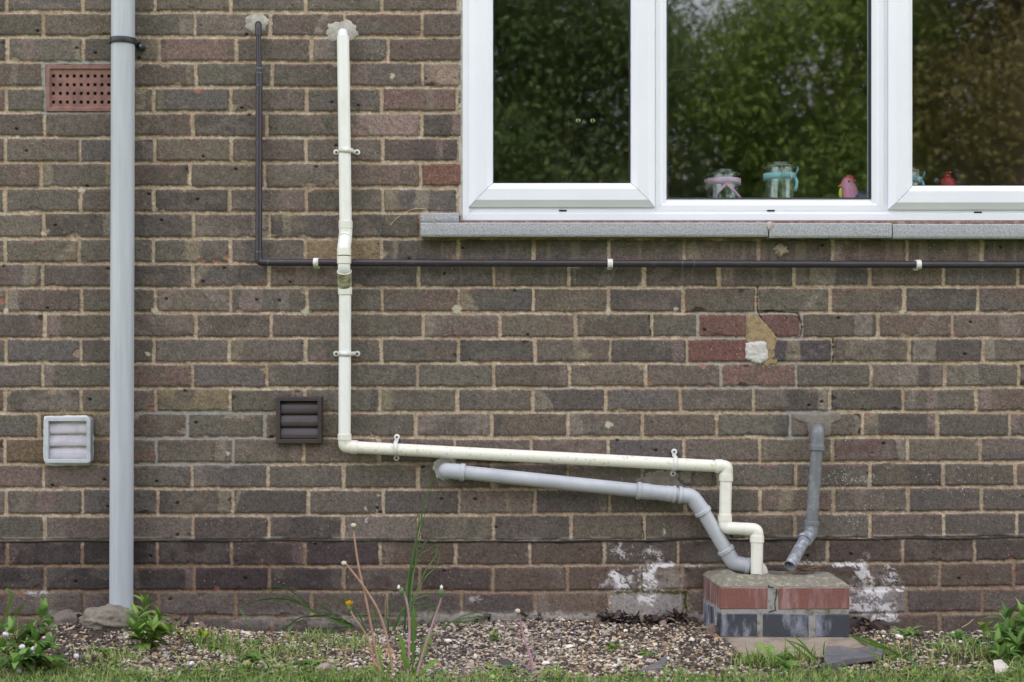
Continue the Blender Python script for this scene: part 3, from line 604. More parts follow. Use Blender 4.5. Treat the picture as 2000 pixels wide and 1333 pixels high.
# ---------------------------------------------------------------- the room behind the glass
m_room = mat('dim_room_paint', lin(118, 122, 116), .9, c2=lin(106, 110, 104), nscale=1.5)
mb = MB(); X0, X1, Y0, Y1, Z0, Z1 = ox0-.5, ox1+.5, .2502, 3.6, -.1, 2.38
vs = [(X0, Y0, Z0), (X1, Y0, Z0), (X1, Y1, Z0), (X0, Y1, Z0), (X0, Y0, Z1), (X1, Y0, Z1), (X1, Y1, Z1), (X0, Y1, Z1)]
mb.add(vs, [(0, 1, 2, 3), (7, 6, 5, 4), (3, 2, 6, 7), (0, 3, 7, 4), (2, 1, 5, 6)]); tag(mb.build('room_interior', m_room), kind='structure')
m_board = mat('painted_board', lin(170, 168, 160), .5)
SZ = 1.236
mb = MB(); mb.box((ox0+.001, .064, SZ-.02), (ox1-.001, .249, SZ), .003); mb.box((ox0-.05, .2505, SZ-.02), (ox1+.05, .31, SZ), .003)
o = mb.build('inner_sill_board', m_board, loc=(wp(1500, 0).x, .16, SZ-.02)); tag(o, 'pale board inside the window carrying the jars and the painted hen', 'shelf')
def behind(px, py, y): return wp(px, py, -y)
m_jar = glassmat('jar_glass', .13, (.93, .97, .96), .02)
m_rpink = mat('pink_gingham', lin(240, 178, 222), .8, c2=lin(250, 222, 244), nscale=300, thr=(.48, .52))
m_rpink2 = mat('pink_ribbon', lin(240, 190, 226), .7); m_rblue = mat('blue_ribbon', lin(160, 215, 235), .7, c2=lin(178, 226, 240), nscale=30)
m_wire = mat('steel_wire', lin(190, 192, 195), .25, metal=1)
def ribbon(mb, pts, w, updir, th=.0006):
    """flat band through pts, width w along updir"""
    pts = [Vector(p) for p in pts]; up = Vector(updir); vs = []; n = len(pts)
    for i, p in enumerate(pts):
        t = (pts[min(i+1, n-1)]-pts[max(i-1, 0)]).normalized(); u = (up-t*up.dot(t)).normalized(); nn = t.cross(u)*th
        vs += [p-u*w/2-nn, p+u*w/2-nn, p+u*w/2+nn, p-u*w/2+nn]
    fs = [(i*4+k, i*4+(k+1) % 4, i*4+4+(k+1) % 4, i*4+4+k) for i in range(n-1) for k in range(4)]+[(3, 2, 1, 0), (4*n-4, 4*n-3, 4*n-2, 4*n-1)]
    mb.add(vs, fs, True)
def jar(px, top, wpx, y, label, ribm, style, group='glass jars on the inner sill'):
    c = behind(px, top, y); r = wpx*S*(D+y)/D/2; H = c.z-SZ
    t = thing('glass_jar', (c.x, y, SZ), label, 'jar', group); c = Vector((c.x, y, SZ))
    mb = MB(); mb.lathe(c, [(0, .001), (r*.8, .001), (r*.96, .006), (r, .02), (r, H*.72), (r*.97, H*.78), (r*.9, H*.82), (r*.9, H*.9)], 40)
    mb.lathe(c, [(0, .005), (r*.76, .005), (r*.9, .012), (r*.94, .024), (r*.94, H*.72), (r*.86, H*.8), (r*.86, H*.9)], 40); mb.build('jar_body', m_jar, t)
    mb = MB(); mb.lathe(c, [(r*.82, H*.9), (r*.96, H*.905), (r*.97, H*.92), (r*.95, H*.94), (r*.88, H*.95), (r*.9, H*.985), (r*.8, H), (0, H*.995)], 40); mb.build('jar_lid', m_jar, t)
    mb = MB(); mb.lathe(c, [(r*.93, H*.895), (r*.985, H*.9), (r*.93, H*.905)], 40); mb.build('seal', mat('clear_seal', lin(190, 200, 190), .4), t)
    rb = MB(); pts = [c+Vector((r*1.01*math.cos(a), r*1.01*math.sin(a), H*.72)) for a in np.linspace(0, 2*PI, 41)]
    ribbon(rb, pts, H*(.15 if style == 'pink' else .13), (0, 0, 1)); rbo = rb.build('ribbon', ribm, t)
    b2 = MB(); rb2 = MB(); f = c+Vector((0, -r*1.03, 0))
    if style == 'pink':
        ribbon(b2, [f+Vector((0, 0, H*.64)), f+Vector((-.018, -.004, H*.5)), f+Vector((-.040, -.004, H*.3))], .008, (1, 0, .5))
        ribbon(b2, [f+Vector((0, -.002, H*.64)), f+Vector((.020, -.004, H*.5)), f+Vector((.044, -.004, H*.3))], .008, (1, 0, -.5))
        ribbon(rb2, [c+Vector((-r*1.02, -r*.2, H*.72)), c+Vector((-r*1.14, -r*.3, H*.76)), c+Vector((-r*1.12, -r*.4, H*.70)), c+Vector((-r*.98, -r*.3, H*.69))], .007, (0, 1, 0))
        rb2.build('ribbon_bow', m_rpink2, rbo); b2.build('ribbon_tail', m_rpink2, rbo)
    else:
        g = c+Vector((r*.86, -r*.52, 0)); s_ = -1 if style == 'blue_left' else 1
        ribbon(b2, [g+Vector((0, 0, H*.72)), g+Vector((.003, -.003, H*.82)), g+Vector((.007, -.003, H*.91)), g+Vector((.009, -.004, H*.86)), g+Vector((0, -.002, H*.74))], .008, (0, 1, .3))
        ribbon(b2, [g+Vector((0, 0, H*.7)), g+Vector((.004, -.004, H*.6)), g+Vector((.002, -.004, H*.5)), g+Vector((-.003, -.003, H*.42))], .009, (1, 0, 0)); b2.build('ribbon_tail', ribm, rbo)
        w = MB(); cc = c+Vector((r*.18, -r*1.04, 0))
        w.sweep([cc+Vector((-.014, 0, H*.93)), cc+Vector((-.014, -.004, H*.62)), cc+Vector((.016, -.004, H*.62)), cc+Vector((.012, 0, H*.93)), cc+Vector((-.014, 0, H*.93))], .0011, 6)
        w.sweep([cc+Vector((-.010, -.002, H*.86)), cc+Vector((-.004, -.005, H*.70)), cc+Vector((.008, -.005, H*.70)), cc+Vector((.008, -.002, H*.86))], .0010, 6)
        w.lathe(c, [(r*.97, H*.925), (r*.985, H*.93), (r*.97, H*.935)], 40); w.build('wire_clip', m_wire, t)
    return t
jar(1413, 333, 66, .155, 'clear glass jar tied with a pink checked ribbon behind the middle pane', m_rpink, 'pink')
jar(1523, 319, 63, .15, 'taller clear clip top jar with a pale blue ribbon behind the middle pane', m_rblue, 'blue')
jar(1771, 329, 58, .15, 'clear jar with a blue bow half hidden by the frame of the right sash', m_rblue, 'blue')
# painted hen
y = .13; hc = behind(1659, 386, y); k = S*(D+y)/D
hen = thing('hen_ornament', (hc.x+.03, y, SZ), 'painted pottery hen with a pink head and navy flecked body behind the middle pane', 'ornament')
hp = lambda px, py, dy=0: behind(px, py, y)+Vector((0, dy, 0))
m_pink = mat('glazed_pink', lin(240, 140, 195), .25, c2=lin(248, 165, 210), nscale=25); m_navy = mat('glazed_navy', lin(62, 62, 112), .25, c2=lin(225, 230, 240), nscale=85, ndetail=0, thr=(.66, .7), stretch=(1, 1, .5))
mb = MB(); prof = [(1657, 358, 13), (1658, 350, 11), (1660, 366, 16), (1664, 378, 20), (1668, 392, 23)]
pts = [hp(1655, 348), hp(1655, 350), hp(1655, 354), hp(1655.5, 361), hp(1659, 371), hp(1662, 384), hp(1664, 398), hp(1666, 410)]
mb.sweep(pts, [.002, .013, .0175, .0205, .0235, .027, .032, .034], 24); mb.build('hen_head', m_pink, hen)
mb = MB(); mb.ell(hp(1712, 402, -.008), (.092, .05, .053), 28, 16); mb.sweep([hp(1690, 392, -.01), hp(1712, 380), hp(1730, 370)], [.03, .026, .008], 16); mb.build('hen_body', m_navy, hen)
mb = MB()
for i, (a, b) in enumerate(((1650, 349), (1655, 345.5), (1660, 345), (1664.5, 348), (1668, 352))): mb.sweep([hp(a, b+3), hp(a, b), hp(a-.5, b-3.4)], [.0055, .0048, .0008], 8)
mb.build('comb', mat('glazed_red', lin(228, 50, 66), .25), hen)
mb = MB(); a = hp(1645, 362); mb.sweep([hp(1649, 362), hp(1643, 363), hp(1636.5, 365)], [.007, .005, .0008], 10); mb.build('beak', mat('glazed_orange', lin(245, 125, 75), .3), hen)
mb = MB(); mb.sweep([hp(1641, 368, -.006), hp(1641, 374, -.006), hp(1641, 381, -.006), hp(1642, 387, -.006)], [.002, .0055, .0065, .003], 12); mb.build('wattle', mat('glazed_yellow', lin(235, 235, 110), .3), hen)
mb = MB(); mb.ell(hp(1655, 356, -.0185), (.0032, .002, .0032), 10, 8); mb.build('eye', mat('painted_black', (.02, .02, .03), .3), hen)
# red bottle
y = .16; c = behind(1851, 337, y); c = Vector((c.x, y, SZ)); Hb = behind(1851, 337, y).z-SZ; k = .0016
bt = thing('red_bottle', tuple(c), 'small red bottle with a pump top behind the right pane', 'bottle'); m_redp = mat('red_plastic', lin(200, 48, 58), .3)
mb = MB(); mb.lathe(c, [(0, 0), (.022, 0), (.0235, .003), (.0235, Hb*.76), (.021, Hb*.82), (.012, Hb*.86), (.008, Hb*.88), (0, Hb*.88)], 28); mb.build('bottle_body', m_redp, bt)
mb = MB(); mb.lathe(c, [(0, Hb*.875), (.010, Hb*.875), (.010, Hb*.93), (.005, Hb*.94), (.005, Hb*.97), (.009, Hb*.975), (.009, Hb), (0, Hb)], 24); mb.sweep([c+Vector((0, 0, Hb*.985)), c+Vector((.004, -.014, Hb*.985))], .003, 8); mb.build('pump_top', m_redp, bt)
# the black cat sitting behind the left pane
y = .17; cp = lambda px, py, dy=0: behind(px, py, y)+Vector((0, dy, 0))
cat = None; mb = MB()
mb.ell(cp(1142, 243), (.050, .046, .043), 24, 16); mb.ell(cp(1141.5, 257, -.035), (.022, .022, .017), 16, 10)
for s_, ex, tipx in ((-1, 1121, 1113), (1, 1164, 1172)):
    b = cp(ex, 226, 0); tp = cp(tipx, 203, .0); vs = [b+Vector((-.02, -.006, -.008)), b+Vector((.02, -.006, -.008)), b+Vector((0, .016, -.008)), tp]; mb.add(vs, [(0, 1, 3), (1, 2, 3), (2, 0, 3), (2, 1, 0)])
mb.sweep([cp(1143, 262, .01), cp(1146, 285, .02), cp(1150, 320, .03), cp(1152, 360, .035), cp(1153, 400, .035), cp(1153, 414, .035)], [.036, .048, .062, .072, .075, .06], 24)
for sx in (-1, 1): mb.sweep([cp(1146+sx*12, 318, -.005), cp(1145+sx*13, 360, -.018), cp(1145+sx*13, 400, -.02), cp(1145+sx*13, 411, -.03)], [.026, .018, .014, .018], 12)
mb.sweep([cp(1180, 408, .05), cp(1205, 412, .03), cp(1215, 413, 0), cp(1200, 413.5, -.02)], [.014, .012, .011, .006], 10)
m_fur = mat('black_fur', (.004, .004, .0045), .9, spec=.05, bump=.6, bscale=300)
cat = mb.build('cat', m_fur, loc=(cp(1150, 0).x, y+.03, SZ)); tag(cat, 'black cat with pale green eyes sitting behind the left pane and looking out', 'cat')
rm = cat.modifiers.new('r', 'REMESH'); rm.mode = 'VOXEL'; rm.voxel_size = .0045; rm.use_smooth_shade = True
sm = cat.modifiers.new('s', 'SMOOTH'); sm.iterations = 4; sm.factor = .6
m_eye = mat('cat_eye', lin(225, 238, 165), .12)
for ex in (1128, 1156):
    mb = MB(); mb.ell(cp(ex, 240.5, -.0405), (.0080, .006, .0066), 16, 12); e = mb.build('eye', m_eye, cat)
    mb = MB(); mb.ell(cp(ex-.3, 240.5, -.0458), (.0022, .0016, .0056), 10, 8); mb.build('pupil', mat('painted_black', (.02, .02, .03), .3), e)

# ---------------------------------------------------------------- vents
def vent(name, px0, px1, py0, py1, m_f, m_l, label, cr, lip=.006, seal=False):
    d = .026; A = wp(px0, py1, d); B = wp(px1, py0, d); rect = (A.x, B.x, A.z, B.z); c = wp((px0+px1)/2, (py0+py1)/2, 0)
    t = thing(name, c, label, 'vent'); fw = 8.2*S
    mb = MB(); ring(mb, rect, [(0, .006), (0, -d+.0025), (.0012, -d+.0004), (.003, -d), (fw-.001, -d), (fw, -d+.001), (fw, .003)], cr=cr); mb.build('vent_frame', m_f, t)
    x0, x1, z0, z1 = A.x+fw+.0006, B.x-fw-.0006, A.z+fw, B.z-fw; h = (z1-z0)/3
    for i in range(3):
        top = z1-h*i-.001; bot = top-h+.0006; mb = MB(); vs = []; n = 10
        tl = random.uniform(-.0006, .0006)
        for k in range(n+1):
            u = k/n; z = top+(bot-top)*u; dd = .008+.010*math.sin(u*PI*.62)+(tl if u > .5 else 0)
            if k == n: dd -= .0012
            for xx, q in ((x0, 0), (x1, 0)): vs += [(xx, -dd, z), (xx, -dd+.002, z)]
        fs = []
        for k in range(n): a = k*4; fs += [(a, a+4, a+6, a+2), (a+1, a+3, a+7, a+5), (a, a+1, a+5, a+4), (a+2, a+6, a+7, a+3)]
        fs += [(n*4, n*4+1, n*4+3, n*4+2), (0, 2, 3, 1)]
        mb.add(vs, fs, False); mb.build('louvre_flap', m_l, t)
    mb = MB(); mb.box((A.x+.004, -.001, A.z+.004), (B.x-.004, .011, B.z-.004)); mb.build('back_plate', m_slot, t)
    return t
wv = vent('louvre_vent', 86, 177, 815, 905.5, mat('white_vent_frame', lin(186, 193, 196), .5, c2=lin(166, 172, 174), nscale=15), mat('white_vent_flap', lin(184, 181, 186), .5, c2=lin(166, 162, 166), nscale=25), 'white square louvred vent left of the grey downpipe', .011)
sl = patch(133.5, 860.5, 50, 49, .010, mat('white_sealant', lin(208, 208, 202), .7, c2=lin(186, 184, 172), nscale=60, bump=.5), 33, name='sealant_edge', poly=[(84, 812), (172, 811), (183, 822), (184, 895), (176, 912), (92, 911), (83, 900)], rough=.03, parent=wv, flat=.93)
m_brn = mat('brown_plastic', lin(62, 55, 54), .4, c2=lin(54, 48, 47), nscale=20)
vent('louvre_vent', 538.5, 628.5, 775.5, 867, m_brn, m_brn, 'dark brown square louvred vent beside the white waste pipe', .002)
# terracotta air brick
m_terra = mat('terracotta', lin(140, 104, 94), .85, c2=lin(114, 86, 80), nscale=30, bump=.4, bscale=300, grain=.12)
ab = thing('air_brick', wp(161, 172), 'red terracotta air brick with rows of square holes behind the downpipe', 'air brick')
rect = px_rect(90.5, 231.5, 128, 217.5)
mb = MB(); ring(mb, rect, [(0, .012), (0, -.0015), (.001, -.002), (6.5*P_, -.002), (9*P_, .0035), (9*P_, .009)]); mb.build('rim', m_terra, ab)
xs = [rect[0]+8.6*P_]; zs = [rect[3]-8.6*P_]
for i in range(10): c = (103.5+13.55*i-1000)*S; xs += [c-.0047, c+.0047]
for j in range(4): c = CZ+(666.5-(148.5+17*j))*S; zs += [c+.0047, c-.0047]
xs.append(rect[1]-8.6*P_); zs.append(rect[2]+8.6*P_); mb = MB()
for i in range(len(xs)-1):
    for j in range(len(zs)-1):
        a, b, c, d = xs[i], xs[i+1], zs[j], zs[j+1]
        if i % 2 == 1 and j % 2 == 1:
            for (p, q, r_, s_) in ((a, c, b, c), (b, c, b, d), (b, d, a, d), (a, d, a, c)): mb.add([(p, .0036, q), (r_, .0036, s_), (r_, .0105, s_), (p, .0105, q)], [(0, 1, 2, 3)])
        else: mb.add([(a, .0036, c), (a, .0036, d), (b, .0036, d), (b, .0036, c)], [(0, 1, 2, 3)])
mb.build('perforated_face', m_terra, ab)
mb = MB(); mb.box((rect[0]+.004, .0106, rect[2]+.004), (rect[1]-.004, .0119, rect[3]-.004)); mb.build('dark_backing', m_slot, ab)  # black plate stands in for the unlit hollow behind the holes

# ---------------------------------------------------------------- pipes
def cyl(name, p, q, r, m, parent, e=.0007, n=28):
    p = Vector(p); q = Vector(q); L_ = (q-p).length; t = (q-p)/L_; e = min(e, L_*.2)
    mb = MB(); mb.sweep([p, p+t*e], [r-e, r], n, cap=False); mb.sweep([p+t*e, q-t*e], [r, r], n, cap=False); mb.sweep([q-t*e, q], [r, r-e], n, cap=False)
    mb.sweep([p, p+t*.00002], [r-e, r-e], n, cap=True); mb.sweep([q-t*.00002, q], [r-e, r-e], n, cap=True); return mb.build(name, m, parent)
def tube(name, pts, r, m, parent, n=28, cap=True):
    mb = MB(); mb.sweep(pts, r, n, cap); return mb.build(name, m, parent)
def lerp3(a, b, t): return tuple(a[i]+(b[i]-a[i])*t for i in range(3))
W = lambda t: wp(*t)
# grey downpipe
m_down = mat('grey_downpipe', lin(184, 191, 194), .45, c2=lin(160, 167, 170), nscale=22, stretch=(1, 1, .06), thr=(.35, .7), grain=.05, gscale=60)
dp = thing('downpipe', wp(237, 1196, .055), 'tall pale grey rainwater downpipe running the full height of the wall', 'downpipe')
top = (242.5, -660, .055); bot = (237, 1197, .055); Rd = .0341
cyl('pipe', W(top), W(bot), Rd, m_down, dp, n=56)
m_blk = mat('black_bracket', lin(38, 42, 46), .45, c2=lin(52, 56, 58), nscale=40)
c = wp(240.3, 81.5, .055); mb = MB()
vs = [(Rd+.0004, -.0085), (Rd+.0045, -.0085), (Rd+.0052, -.0075), (Rd+.0052, .0075), (Rd+.0045, .0085), (Rd+.0004, .0085)]
mb.lathe(c, vs, 56); mb.box((c.x+.03, -.03, c.z-.016), (c.x+.046, -.012, c.z+.005), .002)
e = wp(275, 92, .02); mb.sweep([c+Vector((.036, .03, -.004)), Vector((e.x-.006, -.02, e.z+.003)), e], [.008, .0085, .0095], 14)
mb.lathe(Vector((e.x, 0, e.z)), [(0, -.030), (.009, -.030), (.0105, -.028), (.0105, -.004), (0, -.004)], 20, axis='y'); bk = mb.build('bracket', m_blk, dp)
mb = MB(); mb.lathe(Vector((e.x, 0, e.z)), [(0, -.0335), (.004, -.0335), (.005, -.032), (.005, -.0295)], 12, axis='y'); mb.build('bolt', mat('dull_steel', lin(120, 124, 128), .4, metal=.8), bk)
# thin brown pipe
m_bp = mat('brown_painted_copper', lin(50, 45, 49), .36, c2=lin(72, 66, 70), nscale=45, thr=(.55, .75), bump=.15, bscale=90)
m_ver = mat('verdigris', lin(104, 132, 130), .8, c2=lin(70, 66, 66), nscale=90)
bp = thing('brown_pipe', wp(505, 512, .03), 'thin dark brown pipe dropping from the wall then running right under the sill', 'pipe')
tube('elbow', arc_path([W((504.5, 48, -.01)), W((504.5, 48, .022)), W((504.8, 70, .024))], .014), .0098, m_bp, bp)
cyl('pipe', W((504.7, 62, .024)), W((506, 140, .026)), .0078, m_bp, bp)
cyl('reducer', W((506, 134, .026)), W((506, 160, .027)), .0092, m_bp, bp); cyl('solder_ring', W((506, 133, .026)), W((506, 135.5, .026)), .0101, m_ver, bp)
cyl('collar', W((506, 144, .026)), W((506, 168, .027)), .0108, m_bp, bp); cyl('solder_ring', W((506, 142.4, .026)), W((506, 144.4, .026)), .0111, m_ver, bp); cyl('solder_ring', W((506, 167.4, .027)), W((506, 168.6, .027)), .0110, m_ver, bp)
cyl('pipe', W((506, 164, .027)), W((505.4, 494, .03)), .0101, m_bp, bp)
cyl('solder_ring', W((505.4, 491.6, .03)), W((505.4, 492.8, .03)), .0112, m_ver, bp)
tube('elbow', arc_path([W((505.3, 492.5, .03)), W((505.2, 513, .03)), W((524, 513.3, .03))], .016), .0111, m_bp, bp)
cyl('solder_ring', W((524, 513.3, .03)), W((525, 513.3, .03)), .0113, m_ver, bp)
hz_ = lambda px: (px, 513.2+(px-520)*.0031, .03)
cyl('pipe', W(hz_(518)), W(hz_(2250)), .0107, m_bp, bp)
cyl('coupling', W(hz_(1333)), W(hz_(1355)), .0117, m_bp, bp)
for p in (1332.2, 1354.8): cyl('solder_ring', W(hz_(p)), W(hz_(p+1.2)), .0120, m_ver, bp)
m_clip = mat('white_clip_plastic', lin(222, 222, 216), .45, c2=lin(196, 194, 180), nscale=60)
for p in (617.5, 1191.5, 1793):
    c = W(hz_(p)); mb = MB(); mb.lathe(c, [(.0112, -.0070), (.0135, -.0078), (.0142, -.0068), (.0142, .0068), (.0135, .0078), (.0112, .0070)], 32, axis='x')
    mb.box((c.x-.007, -.012, c.z-.017), (c.x+.007, .003, c.z+.013), .0015); mb.build('pipe_clip', m_clip, bp)
# white waste pipe
m_wp = mat('cream_waste_pipe', lin(233, 235, 226), .4, c2=lin(212, 214, 198), nscale=12, stretch=(1, 1, .5), thr=(.45, .8))
m_wp2 = mat('cream_waste_pipe_lower', lin(226, 225, 208), .42, c2=lin(160, 162, 108), nscale=85, ndetail=10, thr=(.56, .72))
m_wf = mat('cream_fitting', lin(222, 222, 206), .4, c2=lin(204, 200, 176), nscale=30, thr=(.52, .8))
m_moss = mat('mossy_fitting', lin(186, 184, 158), .6, c2=lin(108, 108, 62), nscale=55, thr=(.38, .6), bump=.4)
wpp = thing('waste_pipe', wp(673, 872, .034), 'long cream white waste pipe stepping down the wall into the brick gully', 'pipe')
tube('elbow', arc_path([W((669.5, 66, -.01)), W((669.5, 66, .036)), W((670, 86, .036))], .018), .0150, mat('white_pvc_new', lin(222, 226, 226), .35), wpp)
cyl('pipe', W((670, 71, .034)), W((675, 436, .034)), .0182, m_wp, wpp)
cyl('collar', W((675, 432, .034)), W((675, 447, .034)), .0207, m_wf, wpp)
tube('offset_bend', arc_path([W((675, 444, .034)), W((675, 461, .034)), W((672, 482, .062)), W((671.5, 500, .066))], .03), .0196, m_wp, wpp)
cyl('bend_ring', W((674.3, 463.5, .040)), W((673.8, 466, .044)), .0203, m_wf, wpp)
cyl('collar', W((672, 485.5, .064)), W((672, 500, .066)), .0207, m_wf, wpp); cyl('collar', W((672, 501, .066)), W((672, 515.5, .066)), .0209, m_wf, wpp)
tube('swan_bend', arc_path([W((672, 512, .066)), W((672, 523, .066)), W((673, 549, .036)), W((674, 562, .034))], .03), .0182, m_wp, wpp)
a, b = W((672.4, 531, .0605)), W((673.2, 556, .040)); t_ = (b-a).normalized()
mb = MB(); mb.sweep([a-t_*.001, a, b, b+t_*.010], [.0212, .0212, .0205, .0190], 32, cap=False); mb.sweep([a-t_*.001, a+t_*.004], [.0190, .0186], 32, cap=False); mb.build('socket', m_moss, wpp)
mb = MB(); mb.sweep([a-t_*.0022, a-t_*.0018, a+t_*.0006, a+t_*.001], [.0192, .0216, .0216, .0195], 32, cap=False); mb.build('socket_rim', m_wf, wpp)
cyl('collar', W((674, 561, .034)), W((674, 576, .034)), .0209, m_wf, wpp)
cyl('pipe', W((674, 572, .034)), W((673, 852, .034)), .0182, m_wp, wpp)
cyl('collar', W((673, 848, .034)), W((673, 859.5, .034)), .0207, m_wf, wpp)
tube('elbow', arc_path([W((673, 858, .034)), W((673, 873, .034)), W((690, 874, .034))], .017), .0186, m_wf, wpp)
cyl('collar', W((684, 873.6, .034)), W((698, 874.3, .034)), .0207, m_wf, wpp)
s0, s1 = (694, 874.2, .034), (1402, 911, .036)
cyl('pipe', W(s0), W(s1), .0182, m_wp2, wpp)
cyl('collar', W((1397, 910.7, .036)), W((1411, 911.3, .037)), .0207, m_wf, wpp)
tube('elbow', arc_path([W((1409, 911.3, .037)), W((1419, 912, .038)), W((1418, 932, .039))], .015), .0190, m_wf, wpp)
cyl('collar', W((1418, 926, .039)), W((1418, 940, .040)), .0208, m_wf, wpp)
cyl('pipe', W((1418, 936, .040)), W((1416, 1010, .052)), .0178, m_wf, wpp)
cyl('collar', W((1416, 1005, .052)), W((1416, 1019, .054)), .0205, m_wf, wpp)
tube('elbow', arc_path([W((1416, 1016, .054)), W((1416, 1031, .058)), W((1436, 1032.5, .066))], .016), .0186, m_wf, wpp)
cyl('pipe', W((1428, 1031.8, .064)), W((1460, 1033.8, .078)), .0182, m_wf, wpp)
tube('elbow', arc_path([W((1456, 1033.6, .078)), W((1478.5, 1035, .086)), W((1478.5, 1052, .088))], .017), .0186, m_wf, wpp)
cyl('collar', W((1478.5, 1046.5, .088)), W((1478.5, 1060, .090)), .0205, m_wf, wpp)
cyl('pipe', W((1478.5, 1056, .090)), W((1478, 1150, .10)), .0178, m_wf, wpp)
m_scr = mat('screw_head', lin(90, 88, 80), .4, metal=.6)
def saddle(c, u, ax, r, d0, w, m, parent, ear):
    """c: pixel centre; u: unit dir (px) across the pipe; ears at +-ear px"""
    C = wp(c[0], c[1], d0); U = Vector((u[0], 0, -u[1])).normalized(); A = Vector((ax[0], 0, -ax[1])).normalized(); O = Vector((0, -1, 0)); C0 = Vector((C.x, 0, C.z))
    e = ear*S; pts = [C0-U*(e+.006)+O*.005, C0-U*e+O*.005, C0-U*(r+.004)+O*.006]
    for k in range(0, 13): t = PI*k/12; pts.append(C0+O*d0-U*math.cos(t)*(r+.0016)+O*math.sin(t)*(r+.0016))
    pts += [C0+U*(r+.004)+O*.006, C0+U*e+O*.005, C0+U*(e+.006)+O*.005]
    mb = MB(); ribbon(mb, pts, w*1.15, A, .0015)
    for s_ in (-1, 1): mb.lathe(C0+U*e*s_, [(0, -.0068), (.0078, -.0068), (.0086, -.006), (.0086, .002)], 20, axis='y')
    o = mb.build('saddle_clip', m, parent)
    for s_ in (-1, 1):
        mb = MB(); mb.lathe(C0+U*e*s_, [(0, -.0078), (.0026, -.0078), (.0036, -.0074), (.0036, -.006)], 12, axis='y'); mb.build('screw', m_scr, o)
for py in (295, 691.5): saddle((674.8, py), (1, 0), (0, 1), .0182, .034, .0115, m_clip, wpp, 20.5)
saddle((773, 876), (-.02, 1), (1, .05), .0182, .034, .0105, m_clip, wpp, 20.5); saddle((1318, 906), (-.06, 1), (1, .05), .0182, .035, .0105, m_clip, wpp, 21.5)
# light grey waste pipe
m_gp = mat('light_grey_pipe', lin(182, 187, 189), .42, c2=lin(160, 165, 167), nscale=10, thr=(.35, .75))
gpp = thing('waste_pipe', wp(872, 920, .05), 'light grey waste pipe sloping down to the right and bending into the brick gully', 'pipe')
tube('elbow', arc_path([W((872, 920, -.01)), W((872, 920, .052)), W((900, 923, .052))], .022), .0232, m_gp, gpp)
cyl('elbow_lip', W((872, 920, .014)), W((872.3, 920, .020)), .0262, m_gp, gpp)
ln = lambda px: (px, 923+(px-904)*.1043, .05)
cyl('sleeve', W(ln(884)), W(ln(899)), .0238, m_gp, gpp); cyl('collar', W(ln(898.5)), W(ln(908)), .0262, m_gp, gpp, .0018)
cyl('pipe', W(ln(904)), W(ln(1248)), .0208, m_gp, gpp, n=36)
cyl('collar', W(ln(1243.5)), W(ln(1252)), .0262, m_gp, gpp, .0018); cyl('sleeve', W(ln(1251)), W(ln(1268)), .0240, m_gp, gpp)
cyl('coupling', W(ln(1267)), W(ln(1302)), .0226, m_gp, gpp); cyl('sleeve', W(ln(1300)), W(ln(1314)), .0238, m_gp, gpp); cyl('collar', W(ln(1313)), W(ln(1319.5)), .0262, m_gp, gpp, .0018)
cyl('pipe', W(ln(1316)), W(ln(1332)), .0208, m_gp, gpp); cyl('collar', W(ln(1325)), W(ln(1331.5)), .0262, m_gp, gpp, .0018)
P1 = (1355, 970.5, .05); P2 = (1377, 1004, .05); P3 = (1420, 1078, .052)
tube('bend', arc_path([W(ln(1330)), W((1351, 969.6, .05)), W((1372, 998, .05))], .03), .0235, m_gp, gpp)
cyl('collar', W((1370.5, 996, .05)), W((1375, 1003, .05)), .0262, m_gp, gpp, .0018)
cyl('pipe', W((1373, 999, .05)), W((1422, 1082, .052)), .0208, m_gp, gpp)
cyl('collar', W((1415.5, 1071.5, .052)), W((1420, 1078.5, .052)), .0262, m_gp, gpp, .0018)
tube('bend', arc_path([W((1419, 1077, .052)), W((1433, 1100, .054)), W((1460, 1106, .058))], .032), .0232, m_gp, gpp)
cyl('collar', W((1456, 1105.3, .057)), W((1464, 1107, .058)), .0258, m_gp, gpp, .0018)
tube('bend', arc_path([W((1462, 1106.5, .058)), W((1488, 1107, .062)), W((1489, 1150, .07))], .022), .0172, m_wf, gpp)
# dark grey waste pipe
m_dg = mat('weathered_grey_pipe', lin(108, 112, 113), .55, c2=lin(138, 140, 138), nscale=38, thr=(.5, .7), bump=.15, bscale=150)
m_dg2 = mat('limed_grey_pipe', lin(114, 118, 121), .6, c2=lin(168, 171, 174), nscale=55, thr=(.5, .66), bump=.3)
dgp = thing('waste_pipe', wp(1597, 840, .05), 'short dark grey weathered waste pipe with an open end above the gully', 'pipe')
tube('elbow', arc_path([W((1596.5, 841, -.01)), W((1596.5, 841, .052)), W((1596, 868, .054))], .022), .0192, m_dg, dgp)
cyl('sleeve', W((1596.2, 853, .054)), W((1596, 872, .055)), .0198, m_dg, dgp); cyl('collar', W((1596, 869.5, .055)), W((1595.5, 879.5, .055)), .0224, m_dg, dgp, .0014)
cyl('pipe', W((1595.6, 876, .055)), W((1585, 1022, .056)), .0176, m_dg, dgp)
cyl('collar', W((1585.3, 1017, .056)), W((1584.8, 1026, .056)), .0222, m_dg, dgp, .0014)
tube('bend', arc_path([W((1584.9, 1024, .056)), W((1583.5, 1042, .058)), W((1570, 1060, .072))], .022), .0196, m_dg2, dgp)
a = W((1573.5, 1051.5, .066)); b = W((1542.5, 1106, .150)); t_ = (b-a).normalized()
cyl('collar', a, a+t_*.011, .0218, m_dg2, dgp, .0014)
mb = MB(); mb.sweep([a, b], [.0172, .0172], 32, cap=False); mb.sweep([b, b-t_*.0001, a+t_*.01], [.0172, .0150, .0148], 32, cap=False); mb.build('open_spout', m_dg2, dgp)
